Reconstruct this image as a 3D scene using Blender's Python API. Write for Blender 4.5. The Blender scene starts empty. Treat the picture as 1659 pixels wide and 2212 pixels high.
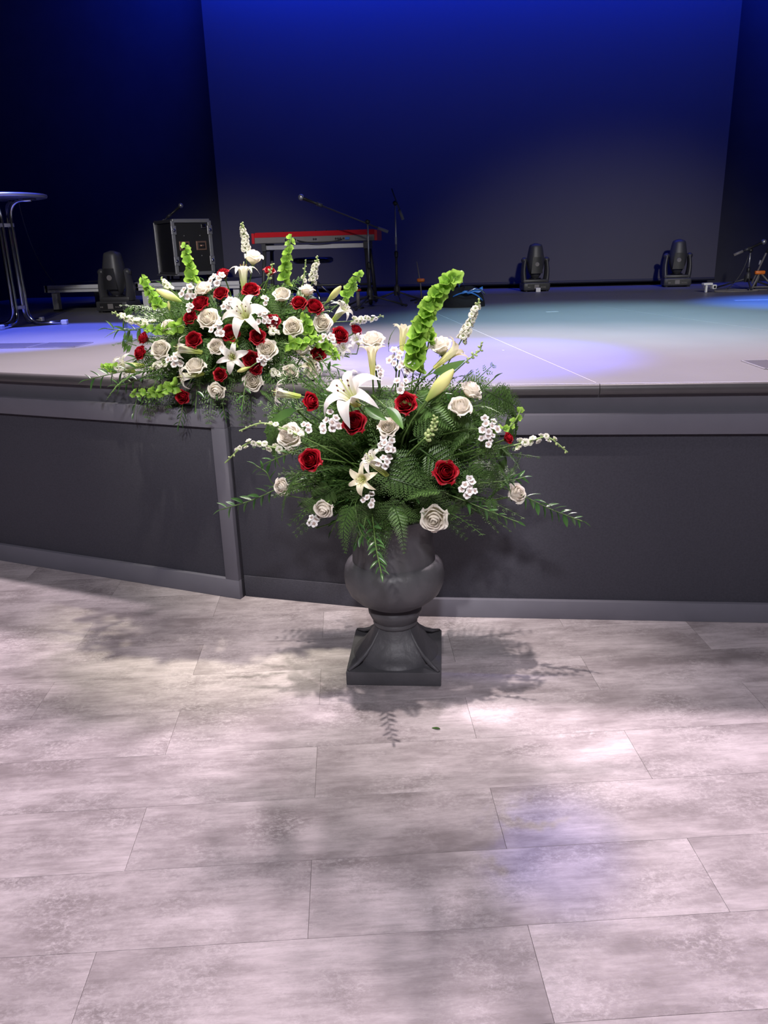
import bpy, bmesh, math, random
import numpy as np
from mathutils import Vector, Matrix, Quaternion

random.seed(7)
scene = bpy.context.scene
COL = scene.collection
pi = math.pi
rad = math.radians

# ------------------------------------------------------------------ camera
F_PX, PITCH, ROLL, YAW, CAM_H = 1715.0, rad(18.53), rad(1.65), rad(6.2), 1.45
CX, CY = 829.5, 1106.0
_fwd = Vector((-math.sin(YAW) * math.cos(PITCH), math.cos(YAW) * math.cos(PITCH), -math.sin(PITCH)))
_right = Vector((math.cos(YAW), math.sin(YAW), 0))
_down = _fwd.cross(_right)
RGT = _right * math.cos(ROLL) + _down * math.sin(ROLL)
DWN = -_right * math.sin(ROLL) + _down * math.cos(ROLL)
FWD = _fwd
CAM = Vector((0, 0, CAM_H))
cam_data = bpy.data.cameras.new('camera')
cam_data.sensor_fit = 'VERTICAL'
cam_data.sensor_height = 24.0
cam_data.lens = F_PX / 2212.0 * 24.0
cam_data.clip_start = 0.05
cam_data.clip_end = 60
cam = bpy.data.objects.new('camera', cam_data)
COL.objects.link(cam)
_m = Matrix((RGT, -DWN, -FWD)).transposed().to_4x4()
_m.translation = CAM
cam.matrix_world = _m
scene.camera = cam


def ray(px, py):
    return RGT * ((px - CX) / F_PX) + DWN * ((py - CY) / F_PX) + FWD


def at_z(px, py, z):
    v = ray(px, py)
    return CAM + v * ((z - CAM_H) / v.z)


def at_y(px, py, y):
    v = ray(px, py)
    return CAM + v * (y / v.y)


# ------------------------------------------------------------------ world, exposure, lights
scene.view_settings.view_transform = 'Standard'
scene.view_settings.look = 'None'
scene.view_settings.exposure = 0.0
scene.view_settings.gamma = 1.0
scene.view_settings.use_curve_mapping = False
world = bpy.data.worlds.new('world')
scene.world = world
world.use_nodes = True
world.node_tree.nodes['Background'].inputs[0].default_value = (0.5, 0.5, 0.62, 1)
world.node_tree.nodes['Background'].inputs[1].default_value = 0.05


def spot(name, loc, target, energy, color, deg, blend=0.5, radius=0.05):
    d = bpy.data.lights.new(name, 'SPOT')
    d.energy = energy
    d.color = color
    d.spot_size = rad(deg)
    d.spot_blend = blend
    d.shadow_soft_size = radius
    o = bpy.data.objects.new(name, d)
    COL.objects.link(o)
    o.location = loc
    o.rotation_euler = (Vector(target) - Vector(loc)).to_track_quat('-Z', 'Y').to_euler()
    return o


def area(name, loc, target, energy, color, sx, sy):
    d = bpy.data.lights.new(name, 'AREA')
    d.shape = 'RECTANGLE'
    d.size = sx
    d.size_y = sy
    d.energy = energy
    d.color = color
    o = bpy.data.objects.new(name, d)
    COL.objects.link(o)
    o.location = loc
    o.rotation_euler = (Vector(target) - Vector(loc)).to_track_quat('-Z', 'Y').to_euler()
    return o


WARM = (1.0, 0.88, 0.84)
PINK = (1.0, 0.83, 0.90)
spot('house_spot_over_urn', (-0.40, 1.70, 6.3), (-0.25, 2.55, 0.75), 1450, WARM, 22, 1.0, 0.05)
spot('house_wash_over_floor', (0.2, 0.9, 6.6), (0.1, 1.8, 0.0), 140, PINK, 66, 0.9, 0.08)
spot('house_spot_over_stage_bouquet', (-1.35, 2.0, 6.2), (-1.0, 3.4, 1.15), 1100, (1.0, 0.93, 0.78), 17, 1.0, 0.06)
spot('truss_back_light_centre', (-1.15, 6.55, 6.0), (-0.45, 1.4, 0.0), 1450, PINK, 62, 0.7, 0.2)
spot('truss_back_light_inner', (-0.25, 6.6, 6.0), (-0.05, 1.4, 0.0), 1350, PINK, 62, 0.7, 0.2)
spot('truss_back_light_side', (2.3, 7.2, 6.0), (0.9, 1.3, 0.0), 700, PINK, 54, 0.7, 0.2)
spot('truss_key_on_bouquet', (-0.9, 4.9, 6.0), (-0.95, 3.4, 1.25), 2300, (1.0, 0.93, 0.74), 17, 1.0, 0.08)
spot('stage_wash_lavender', (1.3, 4.9, 6.2), (1.5, 4.2, 0.945), 360, (1.0, 0.88, 0.96), 60, 0.9, 0.15)
spot('stage_wash_rose', (-2.2, 4.6, 6.2), (-2.5, 4.0, 0.945), 1300, (1.0, 0.86, 0.90), 36, 0.9, 0.15)
spot('stage_blue_by_table', (-2.9, 5.0, 6.2), (-2.9, 5.1, 0.945), 4600, (0.10, 0.14, 1.0), 22, 0.35, 0.06)
spot('stage_blue_by_edge', (0.2, 5.6, 6.2), (0.10, 3.85, 0.945), 8500, (0.12, 0.12, 1.0), 17, 1.0, 0.06)
spot('stage_blue_far_side', (2.6, 6.2, 6.2), (2.7, 6.7, 0.945), 4600, (0.05, 0.20, 1.0), 22, 1.0, 0.06)
spot('stage_cyan_wash', (0.9, 5.3, 6.2), (1.0, 5.5, 0.945), 1900, (0.42, 0.84, 1.0), 42, 1.0, 0.1)
spot('floor_blue_spill', (0.5, 6.3, 6.0), (0.23, 1.66, 0.0), 900, (0.16, 0.16, 1.0), 3.4, 1.0, 0.04)
area('screen_blue_border_light', (0.2, 9.0, 5.15), (0.2, 9.62, 5.08), 860, (0.004, 0.035, 1.0), 6.6, 0.12)
spot('added_fill_on_screen', (2.4, -4.0, 5.6), (1.5, 9.6, -0.2), 2900, (1.0, 0.97, 0.95), 23, 1.0, 0.2)  # added lamp that lifts the grey of the lower screen
spot('added_front_fill', (0.3, -3.5, 5.2), (-0.35, 2.6, 0.55), 1050, (0.95, 0.92, 1.0), 38, 0.6, 0.25)  # added frontal fill for blooms and stage front, no known fixture
spot('added_fill_on_urn_bouquet', (-0.7, -3.3, 5.4), (-0.24, 2.35, 0.92), 1350, (1.0, 0.95, 0.90), 9, 1.0, 0.12)  # added lamp to whiten the petals of the urn bouquet
spot('added_fill_on_stage_bouquet', (-0.7, -3.3, 5.4), (-1.0, 3.2, 1.12), 1300, (1.0, 0.95, 0.85), 9.5, 1.0, 0.12)  # added lamp, same purpose, for the bouquet on the stage edge
spot('added_fill_on_props', (-0.5, -3.5, 5.6), (-2.4, 7.4, 1.1), 2600, (1.0, 0.96, 0.95), 17, 1.0, 0.2)  # added lamp to brighten the risers and gear
scene.cycles.max_bounces = 6
scene.cycles.diffuse_bounces = 3
scene.cycles.glossy_bounces = 3

# ------------------------------------------------------------------ helpers
def link(o, parent=None):
    COL.objects.link(o)
    if parent is not None:
        o.parent = parent
    return o


def tag(o, label=None, cat=None, group=None, kind=None):
    if label:
        o['label'] = label
    if cat:
        o['category'] = cat
    if group:
        o['group'] = group
    if kind:
        o['kind'] = kind
    return o


def empty(name, loc=(0, 0, 0), rz=0.0, label=None, cat=None, group=None):
    o = bpy.data.objects.new(name, None)
    o.empty_display_size = 0.05
    COL.objects.link(o)
    o.location = loc
    o.rotation_euler = (0, 0, rz)
    return tag(o, label, cat, group)


def copy_tree(o, parent=None):
    c = o.copy()
    COL.objects.link(c)
    c.parent = parent
    for ch in list(o.children):
        copy_tree(ch, c)
    return c


class MB:
    def __init__(self):
        self.v = []
        self.f = []
        self.uv = []

    def add(self, vs, fs, uvs=None):
        b = len(self.v)
        self.v += [tuple(p) for p in vs]
        self.f += [tuple(i + b for i in f) for f in fs]
        self.uv += list(uvs) if uvs else [(0.5, 0.5)] * len(vs)
        return self

    def box(self, x0, x1, y0, y1, z0, z1, rot=None, org=None):
        vs = [Vector((x, y, z)) for x in (x0, x1) for y in (y0, y1) for z in (z0, z1)]
        if rot is not None:
            o = Vector(org or (0, 0, 0))
            vs = [rot @ (p - o) + o for p in vs]
        return self.add(vs, [(0, 1, 3, 2), (4, 6, 7, 5), (0, 4, 5, 1), (2, 3, 7, 6), (0, 2, 6, 4), (1, 5, 7, 3)])

    def bevel_box(self, x0, x1, y0, y1, z0, z1, b=0.005):
        bm = bmesh.new()
        vs = [bm.verts.new((x, y, z)) for x in (x0, x1) for y in (y0, y1) for z in (z0, z1)]
        for f in [(0, 1, 3, 2), (4, 6, 7, 5), (0, 4, 5, 1), (2, 3, 7, 6), (0, 2, 6, 4), (1, 5, 7, 3)]:
            bm.faces.new([vs[i] for i in f])
        bmesh.ops.bevel(bm, geom=bm.edges[:], offset=b, segments=2, affect='EDGES', profile=0.5)
        bm.verts.index_update()
        self.add([v.co for v in bm.verts], [[v.index for v in f.verts] for f in bm.faces])
        bm.free()
        return self

    def tube(self, pts, r, n=8, cap=True):
        pts = [Vector(p) for p in pts]
        k = len(pts)
        rs = r if isinstance(r, (list, tuple)) else [r] * k
        t0 = (pts[1] - pts[0]).normalized()
        ref = Vector((0, 0, 1)) if abs(t0.z) < 0.9 else Vector((1, 0, 0))
        a = t0.cross(ref).normalized()
        vs, fs = [], []
        for i in range(k):
            t = (pts[min(i + 1, k - 1)] - pts[max(i - 1, 0)]).normalized()
            a = (a - t * a.dot(t)).normalized()
            b = t.cross(a)
            for j in range(n):
                q = 2 * pi * j / n
                vs.append(pts[i] + (a * math.cos(q) + b * math.sin(q)) * rs[i])
        for i in range(k - 1):
            for j in range(n):
                fs.append((i * n + j, i * n + (j + 1) % n, (i + 1) * n + (j + 1) % n, (i + 1) * n + j))
        if cap:
            fs.append(tuple(range(n - 1, -1, -1)))
            fs.append(tuple(range((k - 1) * n, k * n)))
        return self.add(vs, fs)

    def lathe(self, prof, n=24, org=(0, 0, 0), rot=None, cap=True):
        o = Vector(org)
        vs, fs = [], []
        for r, z in prof:
            for j in range(n):
                q = 2 * pi * j / n
                p = Vector((r * math.cos(q), r * math.sin(q), z))
                vs.append((rot @ p if rot is not None else p) + o)
        k = len(prof)
        for i in range(k - 1):
            for j in range(n):
                fs.append((i * n + j, i * n + (j + 1) % n, (i + 1) * n + (j + 1) % n, (i + 1) * n + j))
        if cap:
            fs.append(tuple(range(n - 1, -1, -1)))
            fs.append(tuple(range((k - 1) * n, k * n)))
        return self.add(vs, fs)

    def ball(self, c, r, n=10, m=7, sz=1.0):
        prof = [(max(1e-4, r * math.sin(pi * i / m)), -r * sz * math.cos(pi * i / m)) for i in range(m + 1)]
        return self.lathe(prof, n, c, cap=False)

    def grid(self, fn, nu, nv):
        vs, uvs = [], []
        for i in range(nv + 1):
            for j in range(nu + 1):
                u, v = j / nu, i / nv
                vs.append(fn(u, v))
                uvs.append((u, v))
        fs = []
        for i in range(nv):
            for j in range(nu):
                a = i * (nu + 1) + j
                fs.append((a, a + 1, a + nu + 2, a + nu + 1))
        return self.add(vs, fs, uvs)

    def mesh(self, name, mat, smooth=True):
        me = bpy.data.meshes.new(name)
        me.from_pydata(self.v, [], self.f)
        uvl = me.uv_layers.new(name='UVMap')
        idx = np.zeros(len(me.loops), dtype=np.int32)
        me.loops.foreach_get('vertex_index', idx)
        uvl.data.foreach_set('uv', np.array(self.uv, dtype=np.float32)[idx].ravel())
        me.materials.append(mat)
        if smooth:
            me.polygons.foreach_set('use_smooth', [True] * len(me.polygons))
        me.update()
        return me

    def build(self, name, mat, parent=None, smooth=False, edge=None):
        me = self.mesh(name, mat, smooth or edge is not None)
        if edge is not None:
            me.set_sharp_from_angle(angle=rad(edge))
        return link(bpy.data.objects.new(name, me), parent)


def obj(name, me, parent=None, mat4=None):
    o = link(bpy.data.objects.new(name, me), parent)
    if mat4 is not None:
        o.matrix_local = mat4
    return o


# ------------------------------------------------------------------ materials
def srgb(r, g, b):
    def c(x):
        x /= 255.0
        return x / 12.92 if x <= 0.04045 else ((x + 0.055) / 1.055) ** 2.4
    return (c(r), c(g), c(b), 1)


def mat(name, color, rough=0.5, metal=0.0, noise=0.0, nscale=20.0, bump=0.0, bscale=60.0, spec=0.5, coat=0.0):
    m = bpy.data.materials.new(name)
    m.use_nodes = True
    nt = m.node_tree
    b = nt.nodes['Principled BSDF']
    b.inputs['Base Color'].default_value = color
    b.inputs['Roughness'].default_value = rough
    b.inputs['Metallic'].default_value = metal
    b.inputs['Specular IOR Level'].default_value = spec
    b.inputs['Coat Weight'].default_value = coat
    tc = nt.nodes.new('ShaderNodeTexCoord')
    if noise:
        n = nt.nodes.new('ShaderNodeTexNoise')
        n.inputs['Scale'].default_value = nscale
        n.inputs['Detail'].default_value = 5
        nt.links.new(tc.outputs['Object'], n.inputs['Vector'])
        mx = nt.nodes.new('ShaderNodeMix')
        mx.data_type = 'RGBA'
        mx.inputs['A'].default_value = tuple(min(1, c * (1 - noise)) for c in color[:3]) + (1,)
        mx.inputs['B'].default_value = tuple(min(1, c * (1 + noise)) for c in color[:3]) + (1,)
        nt.links.new(n.outputs['Fac'], mx.inputs['Factor'])
        nt.links.new(mx.outputs['Result'], b.inputs['Base Color'])
    if bump:
        n = nt.nodes.new('ShaderNodeTexNoise')
        n.inputs['Scale'].default_value = bscale
        n.inputs['Detail'].default_value = 4
        nt.links.new(tc.outputs['Object'], n.inputs['Vector'])
        bp = nt.nodes.new('ShaderNodeBump')
        bp.inputs['Strength'].default_value = bump
        bp.inputs['Distance'].default_value = 0.01
        nt.links.new(n.outputs['Fac'], bp.inputs['Height'])
        nt.links.new(bp.outputs['Normal'], b.inputs['Normal'])
    return m


def petal_mat(name, base, tip, trans=0.3, rough=0.45, lo=0.0, hi=1.0, rnd=0.08, sheen=0.3):
    """colour runs along the petal (UV v) from its base to its tip; light shines through"""
    m = bpy.data.materials.new(name)
    m.use_nodes = True
    nt = m.node_tree
    b = nt.nodes['Principled BSDF']
    out = nt.nodes['Material Output']
    uv = nt.nodes.new('ShaderNodeUVMap')
    sep = nt.nodes.new('ShaderNodeSeparateXYZ')
    nt.links.new(uv.outputs['UV'], sep.inputs[0])
    mr = nt.nodes.new('ShaderNodeMapRange')
    mr.inputs['From Min'].default_value = lo
    mr.inputs['From Max'].default_value = hi
    mr.interpolation_type = 'SMOOTHSTEP'
    nt.links.new(sep.outputs['Y'], mr.inputs['Value'])
    mx = nt.nodes.new('ShaderNodeMix')
    mx.data_type = 'RGBA'
    mx.inputs['A'].default_value = base
    mx.inputs['B'].default_value = tip
    nt.links.new(mr.outputs['Result'], mx.inputs['Factor'])
    oi = nt.nodes.new('ShaderNodeObjectInfo')
    mr2 = nt.nodes.new('ShaderNodeMapRange')
    mr2.inputs['To Min'].default_value = 1 - rnd
    mr2.inputs['To Max'].default_value = 1 + rnd
    nt.links.new(oi.outputs['Random'], mr2.inputs['Value'])
    hs = nt.nodes.new('ShaderNodeHueSaturation')
    nt.links.new(mx.outputs['Result'], hs.inputs['Color'])
    nt.links.new(mr2.outputs['Result'], hs.inputs['Value'])
    nt.links.new(hs.outputs['Color'], b.inputs['Base Color'])
    b.inputs['Roughness'].default_value = rough
    b.inputs['Specular IOR Level'].default_value = sheen
    tr = nt.nodes.new('ShaderNodeBsdfTranslucent')
    nt.links.new(hs.outputs['Color'], tr.inputs['Color'])
    ms = nt.nodes.new('ShaderNodeMixShader')
    ms.inputs[0].default_value = trans
    nt.links.new(b.outputs[0], ms.inputs[1])
    nt.links.new(tr.outputs[0], ms.inputs[2])
    nt.links.new(ms.outputs[0], out.inputs['Surface'])
    return m


def plank_mat():
    m = bpy.data.materials.new('whitewashed_vinyl_plank')
    m.use_nodes = True
    nt = m.node_tree
    L = nt.links.new
    b = nt.nodes['Principled BSDF']
    tc = nt.nodes.new('ShaderNodeTexCoord')
    oi = nt.nodes.new('ShaderNodeObjectInfo')
    off = nt.nodes.new('ShaderNodeVectorMath')
    off.operation = 'SCALE'
    off.inputs[0].default_value = (37.0, 23.0, 11.0)
    L(oi.outputs['Random'], off.inputs['Scale'])
    add = nt.nodes.new('ShaderNodeVectorMath')
    add.operation = 'ADD'
    L(tc.outputs['Object'], add.inputs[0])
    L(off.outputs['Vector'], add.inputs[1])

    def noise(scale, detail, sx, sy, rough=0.6, dist=0.0):
        mp = nt.nodes.new('ShaderNodeMapping')
        mp.inputs['Scale'].default_value = (sx, sy, 1)
        L(add.outputs['Vector'], mp.inputs['Vector'])
        n = nt.nodes.new('ShaderNodeTexNoise')
        n.inputs['Scale'].default_value = scale
        n.inputs['Detail'].default_value = detail
        n.inputs['Roughness'].default_value = rough
        n.inputs['Distortion'].default_value = dist
        L(mp.outputs['Vector'], n.inputs['Vector'])
        return n.outputs['Fac']

    def ramp(src, p0, c0, p1, c1):
        r = nt.nodes.new('ShaderNodeValToRGB')
        r.color_ramp.elements[0].position = p0
        r.color_ramp.elements[0].color = c0
        r.color_ramp.elements[1].position = p1
        r.color_ramp.elements[1].color = c1
        L(src, r.inputs[0])
        return r.outputs[0]

    def mix(fac, a, bb, mode='MIX'):
        x = nt.nodes.new('ShaderNodeMix')
        x.data_type = 'RGBA'
        x.blend_type = mode
        for s, val in ((x.inputs['Factor'], fac), (x.inputs['A'], a), (x.inputs['B'], bb)):
            if hasattr(val, 'links'):
                L(val, s)
            else:
                s.default_value = val
        return x.outputs['Result']
    base = ramp(noise(3.2, 6, 1.0, 2.6, 0.65), 0.36, (0.27, 0.234, 0.243, 1), 0.66, (0.59, 0.527, 0.548, 1))
    streak = ramp(noise(9, 8, 0.8, 7.0, 0.7), 0.42, (0.0, 0.0, 0.0, 1), 0.72, (1, 1, 1, 1))
    c = mix(streak, base, mix(0.5, base, (0.19, 0.165, 0.165, 1)))
    flakes = ramp(noise(62, 8, 1.0, 1.5, 0.8, 0.3), 0.46, (0, 0, 0, 1), 0.66, (0.95, 0.95, 0.95, 1))
    patch = ramp(noise(4.5, 4, 1.0, 1.4), 0.38, (0, 0, 0, 1), 0.66, (1, 1, 1, 1))
    fl = mix(1.0, flakes, patch, 'MULTIPLY')
    c = mix(fl, c, (0.62, 0.565, 0.585, 1))
    dark = ramp(noise(55, 6, 1.0, 1.4, 0.8), 0.60, (0, 0, 0, 1), 0.72, (1, 1, 1, 1))
    c = mix(mix(1.0, dark, (0.4, 0.4, 0.4, 1), 'MULTIPLY'), c, (0.20, 0.175, 0.175, 1))
    mr = nt.nodes.new('ShaderNodeMapRange')
    mr.inputs['To Min'].default_value = 0.96
    mr.inputs['To Max'].default_value = 1.04
    L(oi.outputs['Random'], mr.inputs['Value'])
    hs = nt.nodes.new('ShaderNodeHueSaturation')
    L(c, hs.inputs['Color'])
    L(mr.outputs['Result'], hs.inputs['Value'])
    L(hs.outputs['Color'], b.inputs['Base Color'])
    b.inputs['Roughness'].default_value = 0.52
    b.inputs['Specular IOR Level'].default_value = 0.3
    bp = nt.nodes.new('ShaderNodeBump')
    bp.inputs['Strength'].default_value = 0.12
    bp.inputs['Distance'].default_value = 0.003
    L(noise(40, 6, 0.7, 2.0, 0.7), bp.inputs['Height'])
    L(bp.outputs['Normal'], b.inputs['Normal'])
    return m


MAT = dict(
    plank=plank_mat(),
    subfloor=mat('subfloor', (0.20, 0.18, 0.18, 1), 0.8, noise=0.2),
    panel=mat('charcoal_panel_carpet', (0.068, 0.067, 0.084, 1), 0.95, noise=0.25, nscale=140, bump=0.3, bscale=400, spec=0.1),
    frame=mat('charcoal_painted_frame', (0.155, 0.152, 0.185, 1), 0.6, noise=0.08, nscale=9, spec=0.3),
    fascia=mat('charcoal_fascia', (0.125, 0.122, 0.145, 1), 0.7, noise=0.1, nscale=12, spec=0.2),
    nosing=mat('rubber_stage_nosing', (0.085, 0.080, 0.085, 1), 0.38, noise=0.12, nscale=18, spec=0.5),
    deck=mat('black_stage_deck', (0.20, 0.195, 0.20, 1), 0.42, noise=0.10, nscale=3.0, bump=0.04, bscale=90, spec=0.45),
    wall=mat('black_drape_wall', (0.05, 0.05, 0.06, 1), 0.95, noise=0.15, nscale=4, spec=0.05),
    screen=mat('grey_projection_screen', (0.105, 0.10, 0.105, 1), 0.9, noise=0.03, nscale=2, spec=0.05),
    black=mat('black_plastic', (0.018, 0.018, 0.020, 1), 0.42, noise=0.1),
    dark=mat('dark_powder_coat', (0.045, 0.045, 0.050, 1), 0.45, noise=0.1),
    chrome=mat('chrome_tube', (0.62, 0.62, 0.66, 1), 0.16, 1.0, noise=0.05),
    alu=mat('brushed_aluminium', (0.50, 0.50, 0.52, 1), 0.38, 0.8, noise=0.08, nscale=40),
    white=mat('white_painted_aluminium', (0.62, 0.62, 0.64, 1), 0.45, 0.0, noise=0.06),
    tabletop=mat('dark_laminate_top', (0.16, 0.16, 0.18, 1), 0.3, noise=0.1),
    rededge=mat('red_lacquer', (0.62, 0.020, 0.030, 1), 0.3, noise=0.06),
    greyplastic=mat('grey_panel', (0.20, 0.185, 0.185, 1), 0.5, noise=0.06),
    copper=mat('coppery_latch', (0.42, 0.26, 0.19, 1), 0.35, 0.7, noise=0.15),
    orange=mat('orange_plastic', (0.85, 0.20, 0.02, 1), 0.4, noise=0.05),
    redplastic=mat('red_orange_collar', (0.80, 0.08, 0.03, 1), 0.4, noise=0.05),
    blue_plug_glint=mat('blue_plug_and_glint', (0.05, 0.20, 0.62, 1), 0.3, noise=0.2),  # plug's blue; on the bag, reflected blue light put into colour
    tape=mat('white_gaffer_tape', (0.40, 0.39, 0.42, 1), 0.6, noise=0.05),
    hatch=mat('dark_floor_hatch', (0.075, 0.072, 0.085, 1), 0.45, noise=0.1),
    paper=mat('white_card', (0.80, 0.80, 0.82, 1), 0.6, noise=0.03),
    bagcloth=mat('black_nylon', (0.016, 0.016, 0.019, 1), 0.85, noise=0.2, nscale=30, bump=0.5, bscale=25, spec=0.2),
    lens=mat('glass_lens', (0.02, 0.02, 0.03, 1), 0.08, spec=0.8),
    stone=mat('grey_cast_stone', (0.084, 0.082, 0.091, 1), 0.45, noise=0.35, nscale=9, bump=0.25, bscale=35, spec=0.35),
    foam=mat('green_floral_foam', (0.03, 0.06, 0.025, 1), 0.95, noise=0.3),
    stem=mat('flower_stem', (0.085, 0.16, 0.035, 1), 0.5, noise=0.2),
    palestem=mat('pale_stem', (0.28, 0.40, 0.14, 1), 0.5, noise=0.15),
)
MAT['rose_white'] = petal_mat('rose_petal_cream', (0.86, 0.80, 0.56, 1), (0.95, 0.90, 0.82, 1), 0.36, lo=0.05, hi=0.6, rnd=0.05)
MAT['rose_red'] = petal_mat('rose_petal_red', (0.20, 0.003, 0.008, 1), (0.36, 0.005, 0.016, 1), 0.16, lo=0.1, hi=0.8, rnd=0.15)
MAT['lily'] = petal_mat('lily_petal_white', (0.66, 0.70, 0.20, 1), (0.88, 0.85, 0.83, 1), 0.34, lo=0.05, hi=0.50, rnd=0.04)
MAT['lily_side'] = petal_mat('lily_petal_side', (0.55, 0.66, 0.16, 1), (0.90, 0.87, 0.80, 1), 0.32, lo=0.05, hi=0.62, rnd=0.04)
MAT['lily_cream'] = petal_mat('lily_petal_cream', (0.66, 0.66, 0.22, 1), (0.88, 0.82, 0.62, 1), 0.30, lo=0.05, hi=0.70, rnd=0.04)
MAT['lily_bud'] = petal_mat('lily_bud_yellow_green', (0.30, 0.42, 0.09, 1), (0.78, 0.76, 0.32, 1), 0.20, lo=0.0, hi=0.7, rnd=0.06)
MAT['bell'] = petal_mat('bells_green', (0.16, 0.34, 0.035, 1), (0.36, 0.60, 0.10, 1), 0.35, lo=0.0, hi=1.0, rnd=0.15)
MAT['stock'] = petal_mat('stock_white', (0.55, 0.66, 0.30, 1), (0.88, 0.87, 0.76, 1), 0.28, lo=0.0, hi=0.5, rnd=0.06)
MAT['budgreen'] = petal_mat('stock_bud_green', (0.30, 0.42, 0.14, 1), (0.56, 0.64, 0.32, 1), 0.25, rnd=0.1)
MAT['wax'] = petal_mat('waxflower_white', (0.50, 0.38, 0.34, 1), (0.94, 0.91, 0.92, 1), 0.28, lo=0.10, hi=0.35, rnd=0.05)
MAT['fern'] = petal_mat('fern_green', (0.048, 0.108, 0.028, 1), (0.105, 0.205, 0.05, 1), 0.28, rough=0.42, rnd=0.3, sheen=0.5)
MAT['ruscus'] = petal_mat('ruscus_green', (0.04, 0.11, 0.03, 1), (0.075, 0.18, 0.05, 1), 0.20, rough=0.28, rnd=0.25, sheen=0.6)
MAT['leaf'] = petal_mat('broad_leaf_green', (0.05, 0.12, 0.03, 1), (0.13, 0.26, 0.07, 1), 0.28, rough=0.32, rnd=0.2, sheen=0.5)
MAT['stamen'] = mat('stamen_green', (0.60, 0.66, 0.30, 1), 0.5)
MAT['anther'] = mat('anther_brown', (0.12, 0.05, 0.02, 1), 0.7)

# ------------------------------------------------------------------ the setting: floor of planks
STAGE_Z = 0.945
ROWA = rad(8.57)
U2 = Vector((math.cos(ROWA), math.sin(ROWA), 0))
V2 = Vector((-math.sin(ROWA), math.cos(ROWA), 0))
floor = MB().box(-8, 8, -6, 9.9, -0.12, -0.004).build('floor', MAT['subfloor'])
tag(floor, 'pale whitewashed grey plank floor in front of the stage', 'floor', kind='structure')
PW, PL = 0.2378, 0.9535
plank_me = MB().bevel_box(-PL / 2 + 0.0003, PL / 2 - 0.0003, -PW / 2 + 0.0003, PW / 2 - 0.0003, -0.006, 0.0, 0.0006).mesh('plank', MAT['plank'], False)
v_top = 2.089
for r in range(-7, 10):
    vc = v_top + (r + 0.5) * PW - PW
    start = 0.352 if r % 2 == 1 else -0.139
    for k in range(-4, 5):
        uc = start + (k + 0.5) * PL
        p = U2 * uc + V2 * vc
        if not (-3.6 < p.x < 2.9 and -0.3 < p.y < 4.2):
            continue
        if p.y > 3.45 + max(0, -p.x - 1.5) * 0.3:
            continue
        o = obj('plank', plank_me, floor)
        o.location = p
        o.rotation_euler = (0, 0, ROWA)

# ------------------------------------------------------------------ the setting: stage, walls, ceiling
EDGE = [(-5.6, 4.52), (-3.746, 3.958), (-0.985, 3.126), (-0.33, 2.994), (0.487, 2.988), (1.25, 2.995), (3.6, 3.32), (6.0, 3.9)]


def poly_prism(pts, z0, z1):
    n = len(pts)
    vs = [(x, y, z0) for x, y in pts] + [(x, y, z1) for x, y in pts]
    fs = [tuple(range(n - 1, -1, -1)), tuple(range(n, 2 * n))]
    fs += [(i, (i + 1) % n, n + (i + 1) % n, n + i) for i in range(n)]
    return MB().add(vs, fs)


deck = poly_prism(EDGE + [(6.0, 9.95), (-5.6, 9.95)], STAGE_Z - 0.035, STAGE_Z).build('stage_floor', MAT['deck'])
tag(deck, 'dark glossy stage deck washed with blue and lavender light', 'stage floor', kind='structure')


def sweep_profile(p0, p1, prof, name, m, parent, edge=40):
    a, b = Vector((p0[0], p0[1], 0)), Vector((p1[0], p1[1], 0))
    t = (b - a).normalized()
    n = Vector((t.y, -t.x, 0))
    k = len(prof)
    vs = [a + n * d + Vector((0, 0, z)) for d, z in prof] + [b + n * d + Vector((0, 0, z)) for d, z in prof]
    fs = [(i, (i + 1) % k, k + (i + 1) % k, k + i) for i in range(k)] + [tuple(range(k - 1, -1, -1)), tuple(range(k, 2 * k))]
    return MB().add(vs, fs).build(name, m, parent, edge=edge)


NOSE = [(-0.005, STAGE_Z + 0.001), (0.010, STAGE_Z + 0.001), (0.017, STAGE_Z - 0.004), (0.021, STAGE_Z - 0.013),
        (0.021, STAGE_Z - 0.026), (0.015, STAGE_Z - 0.036), (-0.005, STAGE_Z - 0.036)]
for a, b in zip(EDGE[:-1], EDGE[1:]):
    d = (Vector(b) - Vector(a)).normalized() * 0.0012
    sweep_profile((a[0] + d.x, a[1] + d.y), (b[0] - d.x, b[1] - d.y), NOSE, 'nosing', MAT['nosing'], deck)

for a, b in zip(EDGE[3:-1], EDGE[4:]):  # added bright strip standing in for light glinting along the stage edge
    d = (Vector(b) - Vector(a)).normalized() * 0.002
    sweep_profile((a[0] + d.x, a[1] + d.y), (b[0] - d.x, b[1] - d.y), [(-0.002, STAGE_Z), (0.007, STAGE_Z), (0.008, STAGE_Z + 0.0025), (-0.002, STAGE_Z + 0.003)], 'edge_glint_strip', MAT['alu'], deck)

front = empty('wall_stage_front')
tag(front, 'charcoal stage front of framed carpeted panels set in facets', 'stage front', kind='structure')


def facet_box(org, ang, u0, u1, d0, d1, z0, z1, name, m, parent, bevel=0.002):
    t = Vector((math.cos(ang), math.sin(ang), 0))
    n = Vector((t.y, -t.x, 0))
    o = MB().bevel_box(u0, u1, -d1, -d0, z0, z1, bevel).build(name, m, parent, edge=30)
    o.matrix_local = Matrix.Translation((org[0], org[1], 0)) @ Matrix.Rotation(ang, 4, 'Z')
    return o


FA, FAang = (-0.979, 3.091), math.atan2(-0.409, 1.353)
FB, FBang = (0.0, 2.958), 0.0
FM, FMang = (-0.959, 3.131), math.atan2(-0.063, 0.357)
FC, FCang = (1.30, 2.965), rad(8.0)
ZB, ZT, ZL = 0.080, 0.761, 0.837


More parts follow.
